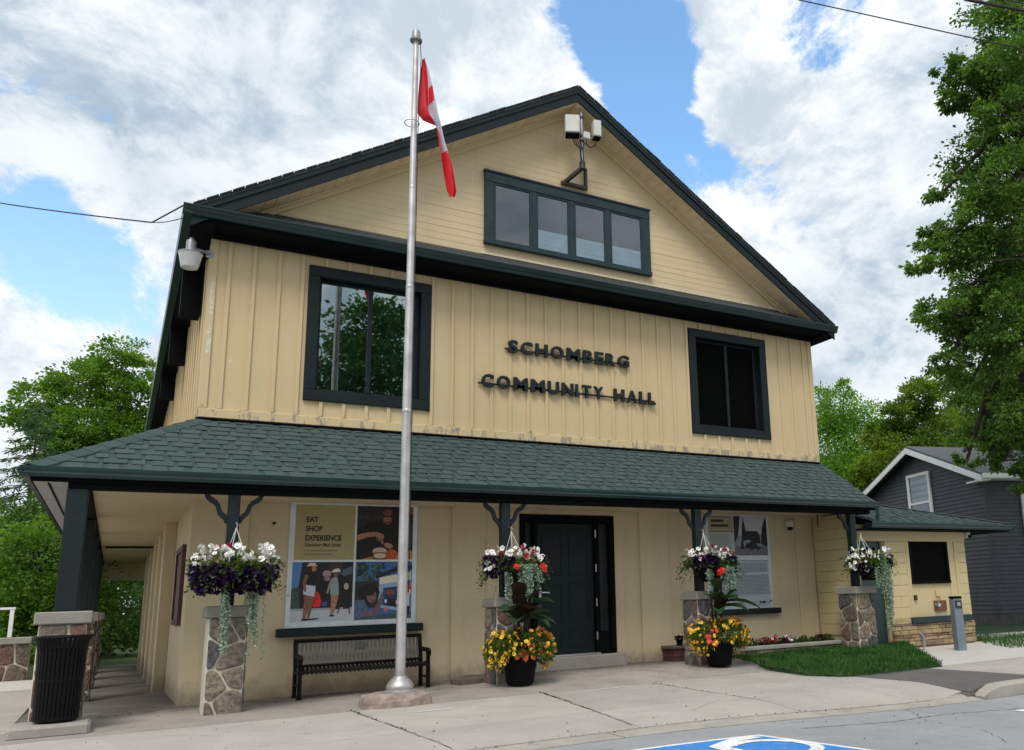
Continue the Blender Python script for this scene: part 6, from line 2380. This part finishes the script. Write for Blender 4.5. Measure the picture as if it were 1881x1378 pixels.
crr = random.Random(12)
for (xa, ya), (xb, yb), wd0 in (((4.03, -2.38), (3.44, -5.6), .016), ((1.63, -2.38), (1.69, -5.6), .010), ((5.66, -2.5), (5.42, -5.2), .007), ((2.9, -3.1), (3.6, -3.9), .004), ((-.3, -2.9), (.6, -3.8), .004), ((6.2, -3.2), (7.3, -3.0), .004), ((4.4, -5.2), (5.1, -4.75), .004), ((3.4, -1.2), (4.0, -2.38), .006), ((.9, -1.0), (1.6, -2.38), .005), ((6.1, -.9), (6.5, -2.35), .005)):
    n = 26
    L_ = []
    for k in range(n + 1):
        t = k / n
        x, y = xa + (xb - xa) * t + crr.gauss(0, .008), ya + (yb - ya) * t + crr.gauss(0, .008)
        L_.append((x, y, max(.0015, wd0 * crr.uniform(.1, 1.0) * (1 if t < .6 else .6))))
    for k in range(n):
        (x0_, y0_, w0_), (x1_, y1_, w1_) = L_[k], L_[k + 1]
        d_ = Vector((x1_ - x0_, y1_ - y0_)).normalized()
        nx_, ny_ = -d_.y, d_.x
        cr_.face([(x0_ - nx_ * w0_, y0_ - ny_ * w0_, gz(x0_, y0_) + .004), (x1_ - nx_ * w1_, y1_ - ny_ * w1_, gz(x1_, y1_) + .004), (x1_ + nx_ * w1_, y1_ + ny_ * w1_, gz(x1_, y1_) + .004), (x0_ + nx_ * w0_, y0_ + ny_ * w0_, gz(x0_, y0_) + .004)])
tag(cr_.build('cracks', M['joint'], side), kind='stuff')
rc_ = MB()
for pts_ in (((4.6, -6.6), (5.6, -6.75), (6.6, -6.62), (7.6, -6.8), (9.5, -6.7)), ((5.4, -8.2), (5.9, -7.6), (6.0, -6.9), (6.6, -6.1)), ((1.0, -6.5), (1.9, -6.42), (2.7, -6.5)), ((7.2, -7.6), (8.2, -7.2), (9.6, -7.3))):
    for a_, b_ in zip(pts_, pts_[1:]):
        n = 14
        q_ = [(a_[0] + (b_[0] - a_[0]) * k / n + crr.gauss(0, .012), a_[1] + (b_[1] - a_[1]) * k / n + crr.gauss(0, .012), crr.uniform(.002, .008)) for k in range(n + 1)]
        for (x0_, y0_, w0_), (x1_, y1_, w1_) in zip(q_, q_[1:]):
            rc_.face([(x0_, y0_ - w0_, road_z(x0_) + .004), (x1_, y1_ - w1_, road_z(x1_) + .004), (x1_, y1_ + w1_, road_z(x1_) + .004), (x0_, y0_ + w0_, road_z(x0_) + .004)])
tag(rc_.build('road_cracks', plain('crack_filler', (.07, .07, .072), .9), None), 'fine dark cracks in the worn asphalt road', kind='stuff')
# weeds and crumbs in the joints
wp, wd_ = [], []
g = np.random.default_rng(77)
for k, (c0_, c1_, n) in enumerate((((4.02, -2.3), (3.45, -5.6), 90), ((1.62, -2.3), (1.68, -5.2), 40), ((5.66, -2.5), (5.42, -5.4), 25), ((.15, -1.05), (.65, -1.0), 30), ((1.0, -.02), (3.5, -.03), 60), ((6.7, -.06), (7.4, -.06), 30))):
    for q in range(n):
        t = abs(g.normal(0, .45)) % 1
        x, y = c0_[0] + (c1_[0] - c0_[0]) * t + g.normal(0, .008), c0_[1] + (c1_[1] - c0_[1]) * t
        wp.append((x, y, gz(x, y) - .004))
        wd_.append((g.normal(0, .7), g.normal(0, .7), g.uniform(.25, 1)))
tag(leaf_cloud('weeds', M['lf_hedge'], None, np.array(wp), np.array(wd_), .03, .012, 5), 'small weeds growing in the paving joints', kind='stuff')


g = np.random.default_rng(99)
gb_ = MB()
for q in range(1500):
    if q < 1100:
        x = g.uniform(-1.2, 8.2)
        y = -abs(g.normal(0, .35)) - .03
    elif q < 1300:
        x, y = g.uniform(-6, 8), YK + .15 + g.normal(0, .05)
    else:
        x, y = g.uniform(-4, 9), g.uniform(-9, -1)
    zg = gz(x, y) if y > YK + .1 else road_z(x) + .008
    s_ = abs(g.normal(.006, .004)) + .003
    a = g.uniform(0, 6.28)
    p = [(x + s_ * math.cos(a + k * 2.09), y + s_ * math.sin(a + k * 2.09), zg) for k in range(3)] + [(x, y, zg + s_ * .9)]
    gb_.addmesh(p, [(0, 1, 3), (1, 2, 3), (2, 0, 3)])
tag(gb_.build('grit', plain('grit', (.16, .13, .10), .95, var=.2, island=.6)), 'loose grit along the foot of the wall', kind='stuff')

# ================================================================== TREES
def at(u, v, dep):
    d = pix_dir(u, v)
    f = cam.rotation_euler.to_matrix() @ Vector((0, 0, -1))
    return Vector(cam.location) + d * (dep / d.dot(f))


def tree(name, label, base, lobes, nleaf, leaf, mat, seed, group=None, tr=.25, clump=.32, cat='tree', droop=.25, shell=.5, per=70, flat=.6, twigs=110, trunk_to=None, wd=.62):
    g = np.random.default_rng(seed)
    r = random.Random(seed)
    base = Vector(base)
    t = thing(name, label, cat, base, 0, group)
    cs = [Vector(c) - base for c, _, _ in lobes]
    vol = np.array([rr ** 2 for _, rr, _ in lobes])
    pick = vol / vol.sum()
    ncl = max(8, nleaf // per)
    li = g.choice(len(lobes), ncl, p=pick)
    u = g.normal(0, 1, (ncl, 3))
    u /= np.linalg.norm(u, axis=1, keepdims=True)
    rad = g.uniform(shell, 1.0, ncl) ** .8
    C_ = np.array([tuple(c) for c in cs])[li]
    RR = np.array([rr for _, rr, _ in lobes])[li]
    ZS = np.array([zs for _, _, zs in lobes])[li]
    cl = C_ + u * rad[:, None] * RR[:, None] * np.c_[np.ones(ncl), np.ones(ncl), ZS]
    csz = RR * clump * g.uniform(.6, 1.25, ncl)
    k = g.integers(0, ncl, nleaf)
    off = g.normal(0, .5, (nleaf, 3)) * csz[k][:, None] * np.array([1, 1, flat])
    p = cl[k] + off
    d = off + u[k] * csz[k][:, None] * .5 + g.normal(0, .35, (nleaf, 3)) * csz[k][:, None]
    d /= np.linalg.norm(d, axis=1, keepdims=True) + 1e-9
    d[:, 2] -= droop
    lsz = leaf * g.uniform(.55, 1.25, nleaf)
    leaf_cloud('crown', M[mat], t, p, d, lsz, lsz * wd, seed, kind=None)
    ctr = sum(cs, Vector()) / len(cs)
    top = Vector(trunk_to) - base if trunk_to is not None else ctr
    b = MB()
    n = 7
    path = [Vector((0, 0, -.3))] + [Vector((top.x * (s ** 1.5) + r.uniform(-.12, .12) * tr * 3, top.y * (s ** 1.5) + r.uniform(-.12, .12) * tr * 3, top.z * s)) for s in [(i + 1) / n for i in range(n)]]
    b.tube(path, [tr * 1.25] + [tr * (1 - .75 * (i + 1) / n) for i in range(n)], 10)
    b.build('trunk', M['bark'], t, smooth=True)
    b = MB()
    for i, c in enumerate(cs):
        s = r.uniform(.45, .95)
        a = path[1].lerp(path[-1], s)
        mid = a.lerp(c, .5) + Vector((r.uniform(-.3, .3), r.uniform(-.3, .3), r.uniform(0, .4))) * tr * 2
        b.tube([a, mid, c], [tr * .38, tr * .26, tr * .12], 6)
    for i in range(min(twigs, ncl)):
        c = Vector(cl[i])
        a = cs[li[i]].lerp(Vector((0, 0, c.z)), .08)
        mid = a.lerp(c, .55) + Vector((r.uniform(-1, 1), r.uniform(-1, 1), r.uniform(-.4, .8))) * csz[i] * .35
        b.tube([a, mid, c], [tr * .12, tr * .08, tr * .03], 5, cap=False)
    b.build('limbs', M['bark'], t, smooth=True)
    return t


def lob(lst, dep):
    return [(tuple(at(u, v, dp)), r_, zs) for (u, v, dp, r_, zs) in lst] if dep is None else [(tuple(at(u, v, dep)), r_, zs) for (u, v, r_, zs) in lst]


# left of the hall
p = at(170, 1180, 40)
tree('broadleaf_tree', 'round crowned green tree rising behind the left porch roof', (p.x, p.y, -.1),
     lob([(165, 705, 40, 1.9, .75), (225, 665, 40.5, 1.5, .8), (95, 735, 39.5, 1.6, .7), (160, 790, 39, 2.0, .7), (260, 735, 40, 1.5, .8), (55, 765, 40, 1.2, .6), (230, 800, 39.5, 1.8, .6), (115, 830, 39, 1.7, .6), (300, 800, 41, 1.9, .8), (180, 870, 40, 1.9, .7)], None),
     52000, .165, 'lf_left', 101, tr=.30, clump=.27, droop=.35, shell=.40, flat=.5, per=90)
p = at(20, 1180, 30)
ct = thing('conifer_tree', 'feathery conifer at the left edge beyond the low wall', 'tree', (p.x, p.y, -.1))
g = np.random.default_rng(5)
H_ = 9.2
pts, ds = [], []
bb = MB()
bb.tube([(0, 0, -.2), (.05, 0, H_ * .5), (0, .05, H_)], [.16, .09, .01], 8)
bb.build('trunk', M['bark'], ct)
bl = MB()
for k in range(95):
    z = H_ * (.12 + .88 * (k / 95))
    a = k * 2.4 + g.uniform(-.3, .3)
    ln = (H_ - z) * .26 + .35
    dirv = Vector((math.cos(a), math.sin(a), -.12))
    tip = Vector((0, 0, z)) + dirv * ln + Vector((0, 0, -.15 * ln))
    bl.tube([(0, 0, z), Vector((0, 0, z)) + dirv * ln * .6, tip], [.022, .014, .005], 4, cap=False)
    for q in range(int(60 * ln)):
        s = g.uniform(.15, 1)
        c = Vector((0, 0, z)) + dirv * ln * s + Vector((0, 0, -.15 * ln * s * s))
        pts.append(tuple(c + Vector(tuple(g.normal(0, .05, 3)))))
        dd = dirv * .7 + Vector((g.normal(0, .7), g.normal(0, .7), -.5 + g.normal(0, .3)))
        ds.append(tuple(dd))
bl.build('limbs', M['bark'], ct)
leaf_cloud('crown', M['lf_conifer'], ct, np.array(pts), np.array(ds), .30, .05, 9, kind=None)
for k, (u, v, dp, rr, lab, mt) in enumerate(((15, 1010, 24, 1.7, 'leafy shrub at the left edge behind the white railing', 'lf_hedge'), (75, 1030, 22.5, 1.3, 'leafy shrub behind the low wall beside the corner post', 'lf_left'),
                                             (120, 965, 25, 1.6, 'taller shrub rising behind the corner post of the porch', 'lf_hedge'), (35, 1000, 27, 1.4, 'pale green shrub under the conifer', 'lf_left'))):
    c = at(u, v, dp)
    tree('tall_shrub', lab, (c.x, c.y, -.1), [((c.x, c.y, c.z), rr, .9), ((c.x - .7, c.y + .3, c.z - .9), rr, .8), ((c.x + .6, c.y - .2, c.z - 1.3), rr, .8), ((c.x - .2, c.y, max(.7, c.z - 2.2)), rr * 1.05, .7)],
         16000, .11, mt, 120 + k, 'shrubs beyond the low stone wall', tr=.10, clump=.36, cat='shrub', shell=.4, twigs=60)
for k, (u, v, dp, rr, lab) in enumerate(((205, 1130, 31, 2.2, 'dark bush seen through the far end of the side porch'), (262, 1090, 40, 2.4, 'bush partly behind the wall at the end of the side porch'))):
    c = at(u, v, dp)
    tree('dark_bush', lab, (c.x, c.y, -.5), [((c.x, c.y, c.z), rr, .8), ((c.x - 1.6, c.y + .3, c.z - .4), rr, .7), ((c.x + 1.5, c.y, c.z + .5), rr, .9)], 7000, .2, 'lf_hedge', 140 + k, 'bushes beyond the side porch', tr=.12, clump=.36, cat='bush')

# right: big tree in front of the house, hanging into the frame
tree('maple_tree', 'large dark leaved tree hanging in from the right above the charcoal house', (22.6, -4.2, -.1),
     lob([(1850, 40, 20, 1.1, .9), (1790, 150, 19.5, .75, .6), (1750, 190, 19.4, .40, .5), (1725, 420, 19.2, .5, .6), (1745, 120, 19.5, .42, .5), (1880, 210, 20, 1.3, .9), (1800, 300, 20, 1.0, .8), (1735, 350, 19.5, .65, .7), (1880, 400, 20.5, 1.4, .9), (1760, 450, 19.5, .95, .7), (1700, 475, 19, .50, .6),
          (1830, 540, 20, 1.2, .8), (1725, 580, 19, .62, .7), (1780, 610, 19.5, .8, .7), (1880, 640, 20.5, 1.2, .8), (1850, 735, 20, .95, .6), (1790, 790, 19.5, .55, .6), (1860, 815, 20, .8, .6), (1775, 850, 19.3, .30, .6), (1890, 880, 20, .55, .7), (1815, 840, 19.6, .4, .5),
          (1830, 330, 18.6, 1.0, .8), (1875, 470, 18.5, 1.1, .8), (1840, 210, 18.6, .8, .7), (1860, 620, 18.5, 1.0, .8), (1790, 690, 19, .7, .7), (1740, 670, 19, .5, .6), (1850, 110, 18.6, .9, .8), (1870, 560, 18.4, .9, .8), (1810, 400, 18.8, .8, .8), (1870, 760, 18.6, .7, .7), (1800, 520, 19, .8, .8), (1800, 800, 19.4, .42, .6), (1845, 845, 19.3, .42, .6), (1770, 830, 19.2, .26, .5), (1870, 800, 19.3, .6, .6), (1960, 120, 21, 2.0, .9), (1980, 400, 21, 2.2, .9), (1960, 680, 21, 1.6, .8), (2080, 250, 22, 2.6, .9), (2080, 560, 22, 2.6, .9), (1930, -60, 20.5, 1.6, .9), (2060, -160, 22, 2.6, .9)], None),
     215000, .102, 'lf_maple', 151, tr=.32, clump=.27, droop=.45, shell=.28, per=110, flat=.6, twigs=260, trunk_to=at(1960, 60, 21))
p = at(1560, 1100, 50)
tree('light_green_tree', 'light green wispy tree just right of the hall wall', (p.x, p.y, -.1),
     lob([(1545, 760, 50, 1.7, .9), (1590, 775, 51, 1.5, .9), (1515, 790, 50, 1.3, .9), (1540, 840, 49, 2.2, .8), (1600, 850, 50, 2.0, .8), (1510, 870, 49, 1.9, .8), (1620, 800, 51, 1.0, .9), (1570, 900, 48, 2.4, .7), (1505, 735, 50, .9, 1.0), (1550, 715, 50, .6, 1.0)], None),
     30000, .18, 'lf_light', 161, tr=.25, clump=.38, droop=.0, shell=.35, flat=.8, per=60)
p = at(1680, 1100, 42)
tree('yellow_tipped_tree', 'dense dark tree with yellowish tips behind the house gable', (p.x, p.y, -.1),
     lob([(1690, 725, 42, 1.0, .8), (1655, 765, 42, 1.1, .7), (1720, 790, 42, 1.5, .8), (1625, 800, 42, 1.0, .7), (1680, 830, 41, 1.6, .7), (1610, 860, 41, 1.2, .7), (1640, 885, 40.5, 1.3, .7), (1740, 850, 41, 1.5, .7), (1590, 895, 41, .9, .7)], None),
     42000, .155, 'lf_yellow', 171, tr=.28, clump=.30, droop=.2, shell=.55, flat=.5)
p = at(1800, 1100, 46)
tree('dark_broadleaf_tree', 'dark broadleaf tree filling the gap above the house roof', (p.x, p.y, -.1),
     lob([(1740, 720, 46, 1.5, .8), (1800, 730, 46, 2.0, .8), (1870, 720, 46, 2.2, .8), (1770, 790, 45, 2.0, .8), (1850, 800, 45, 2.2, .8), (1930, 760, 46, 2.6, .8), (1760, 660, 46, 1.0, .8)], None),
     32000, .18, 'lf_maple', 181, tr=.3, clump=.32, droop=.3, shell=.4)
# across the street (mirrored in the window glass)
lobes = [((x * 1.08, y, z * 1.17), r_ * 1.12, .9) for x, y, z, r_ in ((7, -33, 9.5, 3.2), (10, -32, 11.5, 3.0), (4.5, -34, 7.5, 3.0), (12.5, -34, 8.5, 3.2), (8.5, -33, 6, 3.4), (14.5, -33, 5.5, 2.8), (9.5, -33, 14, 2.2), (5.5, -33, 11.5, 2.0))]
tree('street_tree', 'broad tree across the street mirrored in the upper left window', (8.6, -33, 0), lobes, 46000, .30, 'lf_hedge', 191, tr=.4, clump=.34, shell=.2)
lobes = [((x, y, z), r_, .85) for x, y, z, r_ in ((18, -36, 8, 3.6), (22, -35, 10, 3.6), (25, -36, 7, 3.8), (20, -35, 5, 3.4))]
tree('street_tree', 'second tree across the street behind the photographer', (21, -35.5, 0), lobes, 9000, .45, 'lf_maple', 192, tr=.4, clump=.34, shell=.4)
lobes = [((x, y, z), r_, .85) for x, y, z, r_ in ((-6, -36, 7, 3.4), (-2, -35, 8.5, 3.2), (-9, -36, 5, 3.2), (-4, -35, 4.5, 3.4))]
tree('street_tree', 'third tree across the street to the left', (-4.5, -35.5, 0), lobes, 9000, .45, 'lf_left', 193, tr=.4, clump=.34, shell=.4)
up_ = thing('utility_pole', 'wooden utility pole across the street mirrored in the upper left window', 'pole', (4.4, -21.0, 0))
MB().tube([(0, 0, -.2), (0, 0, 11.5)], [.16, .11], 12).build('pole', M['bark'], up_)
MB().box(-1.1, 1.1, -.06, .06, 10.5, 10.65, .01).build('crossarm', M['bark'], up_)
